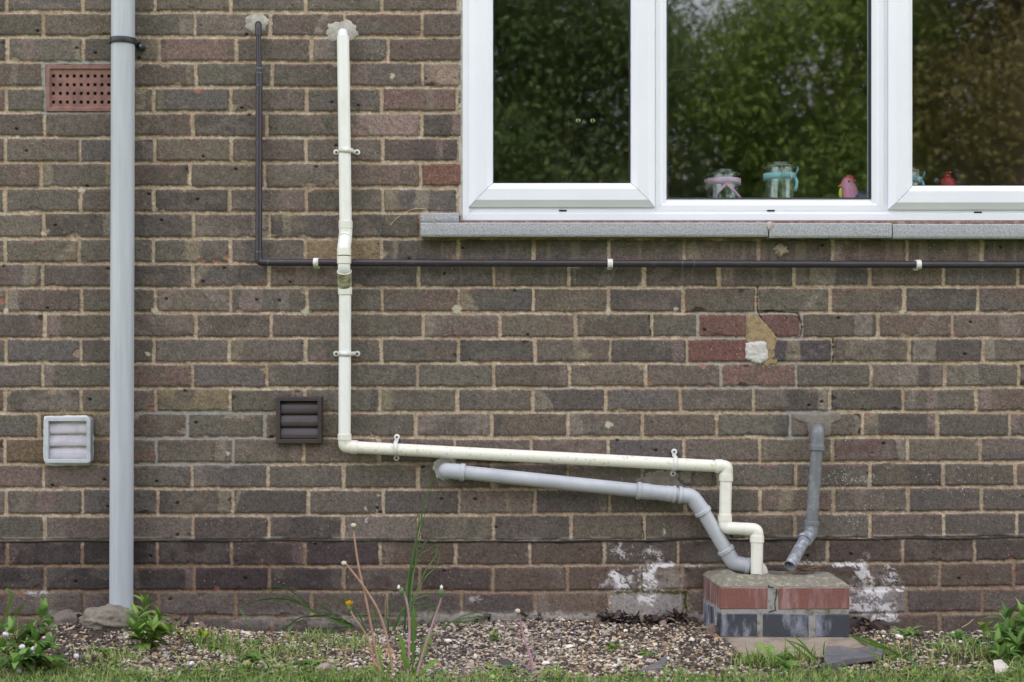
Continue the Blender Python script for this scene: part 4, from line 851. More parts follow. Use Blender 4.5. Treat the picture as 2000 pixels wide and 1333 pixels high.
mb = MB(); mb.sweep([b-t_*.035, b-t_*.034], [.0147, .0147], 24); mb.build('dark_bore', m_slot, dgp)  # black disc stands for the shade inside the open spout

# ---------------------------------------------------------------- brick gully surround
m_rb = mat('red_engineering_brick', lin(122, 80, 70), .65, c2=lin(160, 140, 136), nscale=34, stretch=(1, 1, .16), thr=(.5, .78), bump=.5, bscale=300, grain=.22)
m_rs = mat('streaked_red_brick', lin(112, 76, 68), .65, c2=lin(158, 150, 148), nscale=40, stretch=(1, 1, .12), thr=(.46, .66), bump=.5, bscale=300, grain=.22)
m_bs = mat('streaked_blue_brick', lin(58, 62, 70), .6, c2=lin(168, 174, 184), nscale=42, stretch=(1, 1, .14), thr=(.42, .66), bump=.5, bscale=250, grain=.25)
m_bb = mat('blue_engineering_brick', lin(60, 63, 68), .55, c2=lin(158, 164, 174), nscale=24, stretch=(1, 1, .3), thr=(.5, .74), bump=.5, bscale=250, grain=.25)
m_gm = mat('mossy_mortar', lin(150, 149, 142), .95, c2=lin(98, 97, 74), nscale=30, thr=(.48, .66), bump=.8, bscale=200, grain=.2)
m_cap = mat('lichened_cement', lin(120, 116, 102), .95, c2=lin(150, 146, 120), nscale=60, thr=(.5, .62), bump=.9, bscale=190, grain=.28, gscale=500)
K = .0014535; fx = lambda px: (px-1000)*K; fz = lambda py: CZ-(py-666.5)*K
gu = thing('gully_surround', (.775, -.1, -.01), 'small box of red over blue bricks with a sloping cement cap under the waste pipes', 'drain surround')
XL, XR, DF = 407*K, 660*K, .20; e_ = .003
def splay(mb):
    for v in mb.v:
        if v.x < XL+.12: v.x -= .0226*max(0, 1+v.y/DF)
    return mb
def gbrick(name, x0, x1, z0, z1, d0, d1, m):
    mb = MB(); n = 10; rr = random.Random(int(x0*999+d0*777)); mb.box((x0, -d1, z0), (x1, -d0, z1), .003)
    for v in mb.v: v.x += rr.uniform(-.0012, .0012); v.z += rr.uniform(-.0014, .0014)
    return splay(mb).build(name, m, gu)
zr0, zr1, zb0, zb1 = fz(1191), fz(1148), fz(1245), fz(1199)
mb = MB(); mb.box((XL+e_, -DF+.002, -.03), (XR-.002, -.135, zr1+.001)); mb.box((XL+e_, -.1345, -.03), (XL+.085, -.002, zr1+.001)); mb.box((XR-.085, -.1345, -.03), (XR-.002, -.002, zr1+.001)); splay(mb).build('mortar_core', m_gm, gu)
for a, b in ((1407, 1499.5), (1519.5, 1660)): gbrick('red_brick', fx(a), fx(b), zr0, zr1, .157, DF, m_rb)
for a, b in ((1407, 1479), (1489, 1580), (1592, 1660)): gbrick('blue_brick', fx(a), fx(b), zb0, zb1, .157, DF, m_bb)
for n_, z0, z1, m in (('red_brick', zr0, zr1, m_rb), ('blue_brick', zb0, zb1, m_bb)):
    ms_ = m_rs if n_[0] == 'r' else m_bs; gbrick(n_, XL, XL+.07, z0, z1, .004, .146 if n_[0] == 'r' else .07, ms_)
    if n_[0] == 'b': gbrick(n_, XL, XL+.07, z0, z1, .082, .146, ms_)
    gbrick(n_, XR-.07, XR, z0, z1, .004, .146, m)
vs = []; fs = []; n = 200; prof = [(.004, -.006), (-.001, -.001), (.002, .002), (.012, .008), (.03, .014), (.048, .019), (.062, .021), (.070, .019), (.075, .008), (.076, -.06)]
for i in range(n):
    t = i/n*4; sd_ = int(t); u = t-sd_; cx, cy = (XL+XR)/2, -(DF-.004)/2+0
    hx, hy = (XR-XL)/2, (DF-.004)/2
    bx_, by_ = [(-1+2*u, -1), (1, -1+2*u), (1-2*u, 1), (-1, 1-2*u)][sd_]
    for j, (ins, dz) in enumerate(prof):
        qx = bx_*(hx-ins); qy = by_*(hy-ins*(1 if by_ < .99 else .4))
        w_ = float(fbm(np.array([qx*60.]), np.array([qy*60+j*.3]), 5, 3)[0])-.5
        top_ = dz*(1.15 if bx_ < -.5 or by_ < -.5 else .8)
        vs.append((cx+qx, min(cy+qy, -.001), zr1+.0022+top_+w_*(.014 if 2 < j < 8 else .0015)))
m_ = len(prof)
for i in range(n):
    for j in range(m_-1): i2 = (i+1) % n; fs.append((i*m_+j, i2*m_+j, i2*m_+j+1, i*m_+j+1))
mb = MB(); mb.add(vs, fs, True); splay(mb).build('cement_cap', m_cap, gu)
mb = MB(); cpts = [wp(1494, 1124, .125), wp(1499, 1131, .15), wp(1497, 1138, .17), wp(1502, 1147, .2005), wp(1512, 1149, .2006)]
mb.sweep([p+Vector((0, -.0005, .0008)) for p in cpts], [.0012, .0018, .0012, .0020, .0010], 5); mb.build('crack', m_slot, gu)
mb = MB(); cpts = [wp(1517, 1150, .1995), wp(1516, 1165, .1995), wp(1513, 1178, .1995), wp(1515, 1192, .1995), wp(1500, 1196, .1995)]
mb.sweep([p+Vector((0, .0002, 0)) for p in cpts], [.0012, .0014, .0010, .0016, .0008], 5); mb.build('crack', m_slot, gu)
mb = MB(); mb.box((XL+.0855, -.1344, -.02), (XR-.0855, -.003, .0)); mb.build('gully_floor', mat('wet_silt', lin(40, 36, 30), .5, c2=lin(66, 60, 50), nscale=30), gu)
slab = MB(); vs = []; nx_, ny_ = 40, 36
for j in range(ny_+1):
    for i in range(nx_+1):
        x = .60+.385*i/nx_; d = -.005+.455*j/ny_; x += .012*(d/.45)*(1 if i > nx_/2 else 0)
        ed = min(i, nx_-i, ny_-j); w_ = float(fbm(np.array([x*30]), np.array([d*30]), 9, 3)[0])-.5
        vs.append((x+w_*.02*(ed == 0), -d-w_*.02*(j == ny_), (-.004+w_*.006) if ed > 1 else (-.009 if ed == 1 else -.05)))
slab.add(vs, [(j*(nx_+1)+i, (j+1)*(nx_+1)+i, (j+1)*(nx_+1)+i+1, j*(nx_+1)+i+1) for j in range(ny_) for i in range(nx_)], True)
o = slab.build('concrete_slab', mat('sandy_concrete', lin(152, 141, 122), .95, c2=lin(126, 115, 98), nscale=18, bump=.7, bscale=180, grain=.2), loc=(.75, -.2, 0)); tag(o, 'sandy concrete slab under the brick gully box', 'slab')
# ---------------------------------------------------------------- the ground
FOOT = ([-700, -200, 60, 100, 150, 240, 330, 420, 520, 600, 700, 800, 880, 1000, 1350, 1420, 1600, 1700, 1760, 1850, 2000, 2800], [1225, 1222, 1245, 1242, 1222, 1205, 1212, 1226, 1234, 1240, 1238, 1225, 1212, 1210, 1211, 1225, 1235, 1222, 1228, 1238, 1234, 1230])
def gh(X, d):
    px = X/S+1000; z0 = (1215-np.interp(px, *FOOT))*S
    n = fbm(X*9+40, d*9, 81, 3)-.5; n2 = fbm(X*40+40, d*40, 82, 2)-.5
    h = z0*np.clip(1-d/.25, 0, 1)+n*.016*np.clip(1.2-d*.3, .2, 1)+n2*.005
    h = h+.022*np.exp(-((px-165)/70)**2-((d-.12)/.10)**2)
    return h-.035*((X > .61)*(X < .975)*(d < .43)*(d > -.1))
def gh1(x, d): return float(gh(np.array([x]), np.array([d]))[0])
def EDGE(px):
    e = np.interp(px, [-700, 0, 90, 160, 240, 400, 520, 640, 760, 900, 1300, 1420, 1600, 1800, 2000, 2800], [1275, 1285, 1296, 1312, 1316, 1318, 1306, 1312, 1324, 1328, 1327, 1318, 1318, 1316, 1306, 1300])
    e = e+(fbm(np.asarray(px)/40., np.asarray(px)*0., 83, 3)-.5)*22
    return D*(1-CZ/((e-666.5)*S))
def axis(a, b, step, far, ratio=1.35):
    c = list(np.arange(a, b+step/2, step)); s = step; lo = [a]; hi = [c[-1]]
    while hi[-1] < far: s *= ratio; hi.append(hi[-1]+s); lo.append(lo[-1]-s)
    return np.array(lo[:0:-1]+c+hi[1:])
gxs = axis(-2.3, 2.3, .012, 60); gds = np.concatenate([[-8, -3, -1, -.3], np.arange(-.05, 1.3, .012), 1.3*1.22**np.arange(1, 21)])
GX, GD = np.meshgrid(gxs, gds); GZ = gh(GX, GD)
gr = fbm(GX*120, GD*120, 84, 2)[..., None]; gl = sst(-.01, .02, GD-EDGE(GX/(S)*.86+1000))[..., None]
pat = fbm(GX*1.7, GD*1.7, 86, 4)[..., None]
soil = np.array(lin(74, 64, 56))*(.5+gr); turf = (np.array(lin(74, 84, 42))*(1-pat)+np.array(lin(92, 102, 50))*pat)*(.5+gr)
GC = soil*(1-gl)+turf*gl
n0, n1 = GX.shape; idx = np.arange(n0*n1).reshape(n0, n1)
F = np.stack([idx[:-1, :-1], idx[1:, :-1], idx[1:, 1:], idx[:-1, 1:]], -1).reshape(-1, 4)
m_ground = mat('soil_and_turf', (.1, .1, .1), .95, attr=True, bump=.8, bscale=150, grain=.2, gscale=300)
tag(np_mesh('ground', np.stack([GX, -GD, GZ], -1).reshape(-1, 3), F, m_ground, cols=GC.reshape(-1, 3), smooth=True), kind='structure')
# gravel
PHI = (1+5**.5)/2
ico = np.array([(-1, PHI, 0), (1, PHI, 0), (-1, -PHI, 0), (1, -PHI, 0), (0, -1, PHI), (0, 1, PHI), (0, -1, -PHI), (0, 1, -PHI), (PHI, 0, -1), (PHI, 0, 1), (-PHI, 0, -1), (-PHI, 0, 1)])
ico /= np.linalg.norm(ico[0])
icf = np.array([(0, 11, 5), (0, 5, 1), (0, 1, 7), (0, 7, 10), (0, 10, 11), (1, 5, 9), (5, 11, 4), (11, 10, 2), (10, 7, 6), (7, 1, 8), (3, 9, 4), (3, 4, 2), (3, 2, 6), (3, 6, 8), (3, 8, 9), (4, 9, 5), (2, 4, 11), (6, 2, 10), (8, 6, 7), (9, 8, 1)])
def stones(N, xs, ds, rad, cols, name, m, zoff=0.0, flat=.6, **kw):
    r = np.random.default_rng(5+N); V = ico[None]*(1+r.uniform(-.28, .28, (N, 12, 1)))*np.stack([r.uniform(.8, 1.35, N), r.uniform(.7, 1.1, N), r.uniform(flat*.7, flat*1.3, N)], -1)[:, None]*rad[:, None, None]
    a = r.uniform(0, 2*PI, N); t = r.normal(0, .35, N); ca, sa = np.cos(a), np.sin(a); ct, st = np.cos(t), np.sin(t)
    y, z = V[..., 1]*ct[:, None]-V[..., 2]*st[:, None], V[..., 1]*st[:, None]+V[..., 2]*ct[:, None]; x = V[..., 0]
    x, y = x*ca[:, None]-y*sa[:, None], x*sa[:, None]+y*ca[:, None]
    V = np.stack([x+xs[:, None], y-ds[:, None], z+(gh(xs, ds)+rad*.25+zoff)[:, None]], -1).reshape(-1, 3)
    F = (icf[None]+12*np.arange(N)[:, None, None]).reshape(-1, 3); return np_mesh(name, V, F, m, cols=np.repeat(cols, 12, 0), smooth=False, **kw)
m_grav = mat('pebbles', (.3, .3, .3), .8, attr=True, grain=.12, gscale=500)
N = 72000; xs = rng.uniform(-1.95, 1.95, N); ds = rng.uniform(-.004, .76, N)
pxs = xs/(S*(D-ds)/D)+1000; ed = EDGE(pxs)
keep = (ds < ed+.03+rng.uniform(-.03, .03, N)) & ~((xs > XL-.004) & (xs < XR+.004) & (ds < DF+.004)) & ~((xs > .59) & (xs < .99) & (ds < .445+.02*np.sin(xs*40)) & (rng.random(N) < .985))
dens = .12+1.25*fbm(xs*5+9, ds*9, 87, 3); keep &= rng.random(N) < np.where(pxs < 230, .45, 1)*np.clip(dens, 0, 1)*np.where((pxs > 1330) & (pxs < 1420) & (ds > .25), .6, 1)*np.where((pxs > 1650), .55, 1)
xs = xs[keep]; ds = ds[keep]; pxs = pxs[keep]; N = len(xs)
pc = np.array([lin(214, 204, 180), lin(196, 180, 148), lin(176, 152, 118), lin(166, 128, 88), lin(134, 124, 108), lin(92, 84, 76), lin(184, 180, 168), lin(60, 50, 44), lin(228, 222, 206), lin(116, 96, 76)])
w = np.array([.14, .17, .14, .09, .12, .10, .08, .06, .08, .10]); w /= w.sum()
cols = pc[rng.choice(10, N, p=w)]*rng.uniform(.45, 1.08, (N, 1))
gray = sst(760, 860, pxs)*sst(1150, 1000, pxs); cols = cols*(1-gray[:, None]*.25)+np.array(lin(170, 162, 152))*gray[:, None]*.25*rng.uniform(.5, 1.2, (N, 1))
rad = rng.gamma(3.4, .0008, N)+.0010
o = stones(N, xs, ds, rad, cols, 'gravel', m_grav); tag(o, 'loose tan and grey pebbles lying along the foot of the brick wall', 'gravel', kind='stuff')
# dark crumbs of bark and soil among the pebbles
N = 22000; xs = rng.uniform(-1.95, 1.95, N); ds = rng.uniform(.0, .75, N); keep = ~((xs > XL-.03) & (xs < .99) & (ds < .45)); xs = xs[keep]; ds = ds[keep]; N = len(xs)
o = stones(N, xs, ds, rng.gamma(5, .0005, N)+.001, np.array(lin(70, 58, 50))*rng.uniform(.4, 1.3, (N, 1)), 'bark_crumbs', m_grav, zoff=.001, flat=.35); tag(o, 'dark crumbs of bark and soil scattered through the pebbles', 'litter', kind='stuff')

# ---------------------------------------------------------------- grass
m_leaf = mat('leaf_green', (.1, .2, .05), .62, attr=True, transl=.35, spec=.35)
def lawn(N, xr, dfun, hr, seed, name, wid=.0022, **kw):
    r = np.random.default_rng(seed); xs = r.uniform(*xr, N); ds = dfun(r, xs, N); ok = ds > 0; xs = xs[ok]; ds = ds[ok]; N = len(xs)
    h = r.uniform(*hr, N)*(.6+.8*fbm(xs*6, ds*6, 88, 2)); a = r.uniform(0, 2*PI, N); le = r.uniform(.1, 1.25, N); wd = wid*r.uniform(.6, 1.3, N)
    dx, dy = np.cos(a), np.sin(a); px_, py_ = -dy, dx; z0 = gh(xs, ds)-.002; V = np.zeros((N, 7, 3))
    for i, (t, ww) in enumerate(((0, 1), (.35, .95), (.7, .7), (1, 0))):
        out = h*le*t**1.8; zz = h*t*(1-.35*le*t)
        for s_, k in (((-1, 2*i), (1, 2*i+1)) if i < 3 else ((0, 6),)):
            V[:, k, 0] = xs+dx*out+px_*wd*ww*s_; V[:, k, 1] = -ds+dy*out+py_*wd*ww*s_; V[:, k, 2] = z0+zz
    F = np.array([(0, 1, 3), (0, 3, 2), (2, 3, 5), (2, 5, 4), (4, 5, 6)])[None]+7*np.arange(N)[:, None, None]
    g = np.array([lin(138, 162, 84), lin(116, 148, 66), lin(160, 178, 108), lin(92, 124, 56), lin(180, 178, 128)]); c = g[r.choice(5, N, p=[.3, .24, .22, .12, .12])]*r.uniform(.75, 1.15, (N, 1))
    return np_mesh(name, V.reshape(-1, 3), F.reshape(-1, 3), m_leaf, cols=np.repeat(c, 7, 0), smooth=False, **kw)
o = lawn(64000, (-2.1, 2.1), lambda r, x, N: (lambda d: np.where(d > EDGE(x/(S*(D-d)/D)+1000)+r.exponential(.012, N)*r.choice([-1, 1], N)*1.0, d, -1))(r.uniform(.42, 1.05, N)), (.010, .030), 31, 'lawn_grass', wid=.0012)
tag(o, 'short mown lawn grass in front of the gravel strip', 'grass', kind='stuff')
o = lawn(26000, (-3, 3), lambda r, x, N: r.uniform(1.05, 3.2, N), (.018, .045), 32, 'lawn_grass', wid=.003); tag(o, 'short mown lawn grass nearer the viewer', 'grass', kind='stuff')
def blob(r, xs, N):
    c = [(410, 1262, 60, 14), (470, 1275, 50, 12), (560, 1280, 90, 12), (690, 1262, 60, 12), (1560, 1290, 60, 10), (1740, 1285, 60, 12), (1880, 1280, 70, 14), (220, 1290, 80, 10), (1480, 1300, 50, 6), (1950, 1290, 50, 12), (30, 1270, 60, 14), (620, 1250, 60, 8)]
    k = r.integers(0, len(c), N); ca = np.array(c)[k]; px = r.normal(ca[:, 0], ca[:, 2]*.5); py = np.clip(r.normal(ca[:, 1], ca[:, 3]*.6), 1228, 1330); d = D*(1-CZ/((py-666.5)*S)); xs[:] = (px-1000)*S*(D-d)/D; return d
o = lawn(1700, (-1, 1), blob, (.018, .062), 33, 'sparse_grass', wid=.0016); tag(o, 'thin wisps of grass straggling over the gravel', 'grass', kind='stuff')

# ---------------------------------------------------------------- plants
GREENS = [lin(98, 130, 60), lin(82, 116, 52), lin(116, 146, 72), lin(70, 100, 48), lin(128, 128, 70)]
def leaf(mb, base, dirv, L, w, droop=.35, colr=None, shape='lance', fold=.25, up=(0, 0, 1), curl=0):
    base = Vector(base); d = Vector(dirv).normalized(); up = Vector(up); side = d.cross(up)
    if side.length < .05: side = d.cross(Vector((1, 0, 0)))
    side.normalize(); nrm = side.cross(d).normalized(); n = 8 if shape != 'tooth' else 18
    c0 = colr or random.choice(GREENS); k = random.uniform(.8, 1.2); vs = []; cs = []; p = base.copy(); cur = d.copy(); rot = Matrix.Rotation(-droop/n*1.6, 3, side)
    for i in range(n+1):
        t = i/n
        if shape == 'lance': ww = w*(math.sin(PI*min(1, t**.8*.97+.03)))**.9
        elif shape == 'ovate': ww = w*(math.sin(PI*min(1, t*.98+.02)))**.6
        elif shape == 'tooth': ww = w*(.22+.9*t)*(1-.92*max(0, t-.78)/.22)*(1.15 if i % 3 == 1 else (.8 if i % 3 == 2 else .38))
        else: ww = w*(1-t**2.2)
        ww = max(ww, .0003); s2 = side*math.cos(curl*t)+nrm*math.sin(curl*t)
        vs += [p-s2*ww+nrm*ww*fold, p.copy(), p+s2*ww+nrm*ww*fold]; cc = [q*k for q in c0]; mid = [min(1, q*k*1.35) for q in c0]; cs += [tuple(cc), tuple(mid), tuple(cc)]
        cur = rot @ cur; p = p+cur*(L/n)
    fs = []
    for i in range(n): a = i*3; fs += [(a, a+1, a+4, a+3), (a+1, a+2, a+5, a+4)]
    mb.add(vs, fs, True, cs)
def ribbon_px(mb, pts, w, colr, tip=True):
    """grass blade through photo points (px, py, d)"""
    P = [wp(*p) for p in pts]; Q = []
    for i in range(len(P)-1):
        for k in range(4):
            t = k/4; a = P[max(i-1, 0)]; b = P[i]; c = P[i+1]; d = P[min(i+2, len(P)-1)]
            Q.append(.5*((2*b)+(c-a)*t+(2*a-5*b+4*c-d)*t*t+(3*b-a-3*c+d)*t**3))
    Q.append(P[-1]); n = len(Q); vs = []; cs = []; tw = random.uniform(-.6, .6)
    for i, q in enumerate(Q):
        t = (Q[min(i+1, n-1)]-Q[max(i-1, 0)]).normalized(); s_ = t.cross(Vector((0, -1, 0))).normalized(); s_ = (s_+Vector((0, 1, 0))*math.sin(tw+i*.12)*.6).normalized()
        u = i/(n-1); ww = w*min(1, .25+2.2*u)*(1-.5*max(0, u-.7)); nr = Vector((0, -1, 0))
        vs += [q-s_*ww, q+nr*ww*-.3, q+s_*ww]; k = .85+.3*random.random(); cs += [tuple(c*k for c in colr), tuple(c*k*.8 for c in colr), tuple(c*k for c in colr)]
    fs = []
    for i in range(n-1): a = i*3; fs += [(a, a+1, a+4, a+3), (a+1, a+2, a+5, a+4)]
    mb.add(vs, fs, True, cs)
m_stem = mat('stem', lin(104, 120, 64), .5); m_rstem = mat('red_stem', lin(120, 66, 62), .5)
def herb(name, root, tips, L, w, label, cat='weed', greens=None, stem=None, nl=7, group=None, shape='lance', spread=1.0, basal=0):
    t = thing(name, root, label, cat, group); lf = MB(); st = MB(); root = Vector(root)
    for tp in tips:
        tp = Vector(tp); mid = root.lerp(tp, .5)+Vector((random.uniform(-.01, .01), random.uniform(-.01, .01), .01)); pts = [root.lerp(mid, u/4).lerp(mid.lerp(tp, u/4), u/4) for u in range(5)]
        st.sweep(pts, [.0028, .0025, .0022, .0018, .0012], 8)
        for i in range(nl):
            u = .25+.75*i/(nl-1) if nl > 1 else 1; p = pts[0].lerp(pts[-1], u) if False else (root*(1-u)**2+mid*2*u*(1-u)+tp*u*u)
            a = i*2.4+random.uniform(-.4, .4); el_ = .35+.75*u+random.uniform(-.2, .2)
            for q in (0, PI):
                d = Vector((math.cos(a+q)*math.cos(el_), math.sin(a+q)*math.cos(el_)*.8, math.sin(el_)))
                sc_ = (1-.35*abs(u-.6))*random.uniform(.7, 1.1); leaf(lf, p, d, L*sc_, w*sc_, random.uniform(.3, .9)*spread, random.choice(greens or GREENS), shape)
        for i in range(2): leaf(lf, tp, Vector((random.uniform(-.3, .3), random.uniform(-.3, .3), 1)), L*.7, w*.7, .3, random.choice(greens or GREENS), shape)
    for i in range(basal):
        a = random.uniform(0, 2*PI); leaf(lf, root+Vector((0, 0, .005)), Vector((math.cos(a), math.sin(a), random.uniform(.2, .7))), L*random.uniform(.7, 1.1), w, .8, random.choice(greens or GREENS), shape)
    st.build('stem', stem or m_stem, t); lf.build('foliage', m_leaf, t); return t
def P(px, py, d): return wp(px, py, d)
def gnd(px, d): x = (px-1000)*S*(D-d)/D; return Vector((x, -d, gh1(x, d)))
BR = [lin(120, 152, 68), lin(102, 138, 58), lin(140, 168, 86), lin(88, 120, 54)]
herb('leafy_weed', gnd(282, .34), [P(284, 1185, .33), P(268, 1205, .38), P(312, 1212, .36), P(300, 1232, .42), P(262, 1236, .42), P(335, 1238, .4)], .066, .0125, 'bright green leafy weed growing beside the foot of the grey downpipe', greens=BR, nl=6, basal=14)
DK = [lin(88, 122, 56), lin(104, 138, 66), lin(72, 104, 48), lin(122, 152, 78)]
herb('leafy_weed', gnd(50, .56), [P(86, 1196, .50), P(60, 1238, .54), P(22, 1232, .58), P(98, 1262, .58), P(6, 1272, .6), P(74, 1284, .64), P(40, 1292, .66), P(115, 1300, .64), P(-20, 1215, .56), P(30, 1300, .68), P(96, 1222, .52), P(70, 1252, .6)], .056, .0120, 'tall dark leafy weed with red stems in the bottom left corner', greens=DK, stem=m_rstem, nl=7, basal=44, spread=1.5)
t_ = MB(); 
for pts in (((5, 1252, .5), (18, 1222, .5), (34, 1196, .5), (46, 1184, .5)), ((-6, 1240, .5), (10, 1205, .5), (22, 1165, .5), (12, 1150, .5))): ribbon_px(t_, pts, .004, lin(96, 128, 58))
o = t_.build('wild_grass', m_leaf, loc=gnd(5, .5)); tag(o, 'two broad grass blades rising at the left edge', 'grass')
herb('leafy_weed', gnd(1985, .40), [P(1998, 1205, .36), P(1968, 1212, .40), P(2012, 1235, .42), P(1962, 1242, .44), P(1990, 1262, .5), P(2035, 1215, .4), P(1948, 1262, .46), P(1975, 1235, .42), P(2020, 1260, .5), P(1955, 1285, .55)], .080, .0120, 'large dark green weed with long pointed leaves at the right edge', greens=DK, nl=7, basal=34, spread=1.5)
herb('dock_seedling', gnd(399, .30), [P(392, 1243, .30), P(403, 1246, .32)], .034, .009, 'small yellow green seedling with two broad upright leaves on the gravel', 'seedling', [lin(140, 156, 52), lin(126, 146, 48)], nl=2, shape='ovate', spread=.4)
herb('dock_seedling', gnd(352, .27), [P(349, 1240, .27)], .030, .006, 'small bronze leaved seedling right of the bright green weed', 'seedling', [lin(120, 112, 56), lin(112, 92, 52)], nl=3)
herb('spurge_seedling', gnd(965, .27), [P(965, 1236, .27), P(960, 1243, .28), P(971, 1244, .28)], .020, .0028, 'tiny spiky green seedling on the gravel left of the lone stalk', 'seedling', BR, nl=6)
def rosette(px, d, n, L, w, label, greens=GREENS, cat='weed', name='rosette_weed', shape='tooth', el_=(.25, .9), droop=.6):
    r0 = gnd(px, d); t = thing(name, r0, label, cat); lf = MB()
    for i in range(n):
        a = 2*PI*i/n+random.uniform(-.3, .3); e = random.uniform(*el_); leaf(lf, r0+Vector((0, 0, .002)), (math.cos(a)*math.cos(e), math.sin(a)*math.cos(e), math.sin(e)), L*random.uniform(.6, 1.1), w*random.uniform(.8, 1.2), droop*random.uniform(.6, 1.3), random.choice(greens), shape)
    lf.build('foliage', m_leaf, t)
    c = MB(); c.ell(r0+Vector((0, 0, .003)), (.004, .004, .004), 8, 6); c.build('crown', m_stem, t); return t
rosette(1195, .36, 9, .050, .010, 'small dandelion rosette standing on open gravel left of the brick box', BR)
rosette(1265, .43, 16, .040, .005, 'low feathery green weed just above the curved dark shard', greens=BR, shape='lance', el_=(.05, .5))
rosette(968, .62, 8, .075, .015, 'toothed dandelion leaves lying at the lawn edge right of the stalks', GREENS, el_=(.1, .7))
rosette(1505, .50, 10, .080, .017, 'broad toothed dandelion rosette in front of the concrete slab', BR, el_=(.3, 1.1))
rosette(1540, .60, 7, .080, .012, 'narrow leaved weed in the lawn below the concrete slab', BR, shape='lance', el_=(.5, 1.2))
rosette(1440, .47, 7, .038, .006, 'small purple bronze rosette left of the slab corner', [lin(88, 62, 52), lin(96, 84, 52), lin(74, 50, 44)], shape='lance', el_=(.3, 1.1))
rosette(1770, .17, 22, .062, .009, 'dense dark green rosette by the wall right of the slab', DK, el_=(.1, .9))
rosette(1832, .33, 20, .050, .009, 'low crinkled green rosette between the two weeds right of the slab', DK, el_=(.05, .6))
rosette(1870, .22, 9, .055, .010, 'soft pale green weed standing next to the heart leaved plant', [lin(112, 142, 82), lin(98, 130, 72)], shape='ovate', el_=(.3, 1.1))
rosette(1905, .30, 14, .045, .009, 'low green weed under the heart leaved plant', DK, shape='ovate', el_=(.1, .8))
herb('heart_leaved_plant', gnd(1922, .20), [P(1922, 1232, .20)], .042, .020, 'plant with one large yellow green heart shaped leaf near the wall at right', 'seedling', [lin(146, 168, 76), lin(120, 150, 60)], nl=2, shape='ovate', spread=.3)
rosette(205, .40, 18, .026, .007, 'small clover like green patch left of the bright green weed', BR, shape='ovate', el_=(.2, 1.0))
rosette(415, .36, 16, .030, .006, 'small bushy green weed on the gravel below the yellow seedling', BR, shape='lance', el_=(.2, 1.2))
rosette(500, .30, 18, .045, .007, 'ragged green weed at the wall foot left of the grass clump', DK, shape='lance', el_=(.1, .9))
rosette(492, .50, 14, .055, .012, 'dark leafy clump at the lawn edge left of the dandelion stalks', DK, shape='ovate', el_=(.2, 1.0))
rosette(610, .56, 12, .06, .010, 'small dark leafy weed in the lawn edge under the grass clump', DK, shape='ovate', el_=(.2, 1.0))
rosette(1790, .60, 12, .06, .010, 'leafy weed in the lawn below the crinkled rosette', GREENS, el_=(.2, 1.0))
# dandelions gone over, on long stalks
m_stalk = mat('pink_stalk', lin(176, 138, 122), .5, c2=lin(146, 120, 84), nscale=14); m_stalk2 = mat('purple_stalk', lin(190, 146, 162), .5, c2=lin(156, 110, 116), nscale=14)
m_seed = mat('seed_base', lin(190, 180, 156), .9); m_bract = mat('green_bract', lin(88, 112, 72), .6); m_yel = mat('yellow_petals', lin(222, 186, 20), .6)
def dand(root, stalks, leaves, label):
    t = thing('dandelion', root, label, 'dandelion', 'dandelions with long bare stalks')
    for pts, kind, m in stalks:
        d0 = -root[1]; n = len(pts); Q = [wp(x, y, d0+.02*(1-i/(n-1))) for i, (x, y) in enumerate(pts)]; sp = []
        for i in range(n-1):
            for k in range(5):
                u = k/5; a, b, c, d = Q[max(i-1, 0)], Q[i], Q[i+1], Q[min(i+2, n-1)]; sp.append(.5*((2*b)+(c-a)*u+(2*a-5*b+4*c-d)*u*u+(3*b-a-3*c+d)*u**3))
        sp.append(Q[-1]-Vector((0, 0, .006))); rr_ = [.0021+.0012*i/len(sp) for i in range(len(sp))]
        mb = MB(); mb.sweep(sp, rr_, 10); s_ = mb.build('stalk', m, t); h = sp[0]; ax = (sp[0]-sp[4]).normalized()
        if kind == 'seed':
            mb = MB(); mb.ell(h+ax*.002, (.0068, .0068, .0056), 14, 10, noise=.15, seed=3); mb.build('seed_head', m_seed, s_)
            mb = MB()
            for i in range(12): a = i*PI/6; leaf(mb, h-ax*.003, Vector((math.cos(a), math.sin(a), -.9)), .011, .0015, .5, lin(120, 124, 96))
            mb.build('bracts', m_leaf, s_)
        elif kind == 'closed':
            mb = MB(); mb.ell(h+ax*.004, (.0068, .0068, .011), 12, 8, noise=.1, seed=5); mb.build('bracts', m_bract, s_)
            mb = MB(); mb.ell(h+ax*.018, (.0034, .0034, .0055), 10, 8, noise=.3, seed=8); mb.build('seed_tuft', mat('white_tuft', lin(222, 218, 210), .9), s_)
            mb = MB()
            for i in range(10): a = i*PI/5; leaf(mb, h-ax*.002, Vector((math.cos(a), math.sin(a), -.5)), .010, .0016, .7, lin(96, 116, 76))
            mb.build('sepals', m_leaf, s_)
        else:
            mb = MB(); mb.ell(h, (.006, .006, .009), 12, 8); mb.build('bracts', m_bract, s_); mb = MB()
            for i in range(70):
                a = random.uniform(0, 2*PI); e = random.uniform(.75, 1.5); leaf(mb, h+Vector((0, 0, .002)), Vector((math.cos(a)*math.cos(e), math.sin(a)*math.cos(e), math.sin(e))), .017, .0014, .1, random.choice([lin(232, 196, 24), lin(214, 170, 16)]))
            mb.build('petals', m_leaf, s_)
    lf = MB()
    for (bx, by, tx, ty, w) in leaves:
        b = wp(bx, by, -root[1]); e = wp(tx, ty, -root[1]+random.uniform(-.03, .03)); leaf(lf, b, e-b, (e-b).length*1.05, w, .25, random.choice(BR), 'tooth', fold=.12, up=(0, -1, .3))
    if leaves: lf.build('foliage', m_leaf, t)
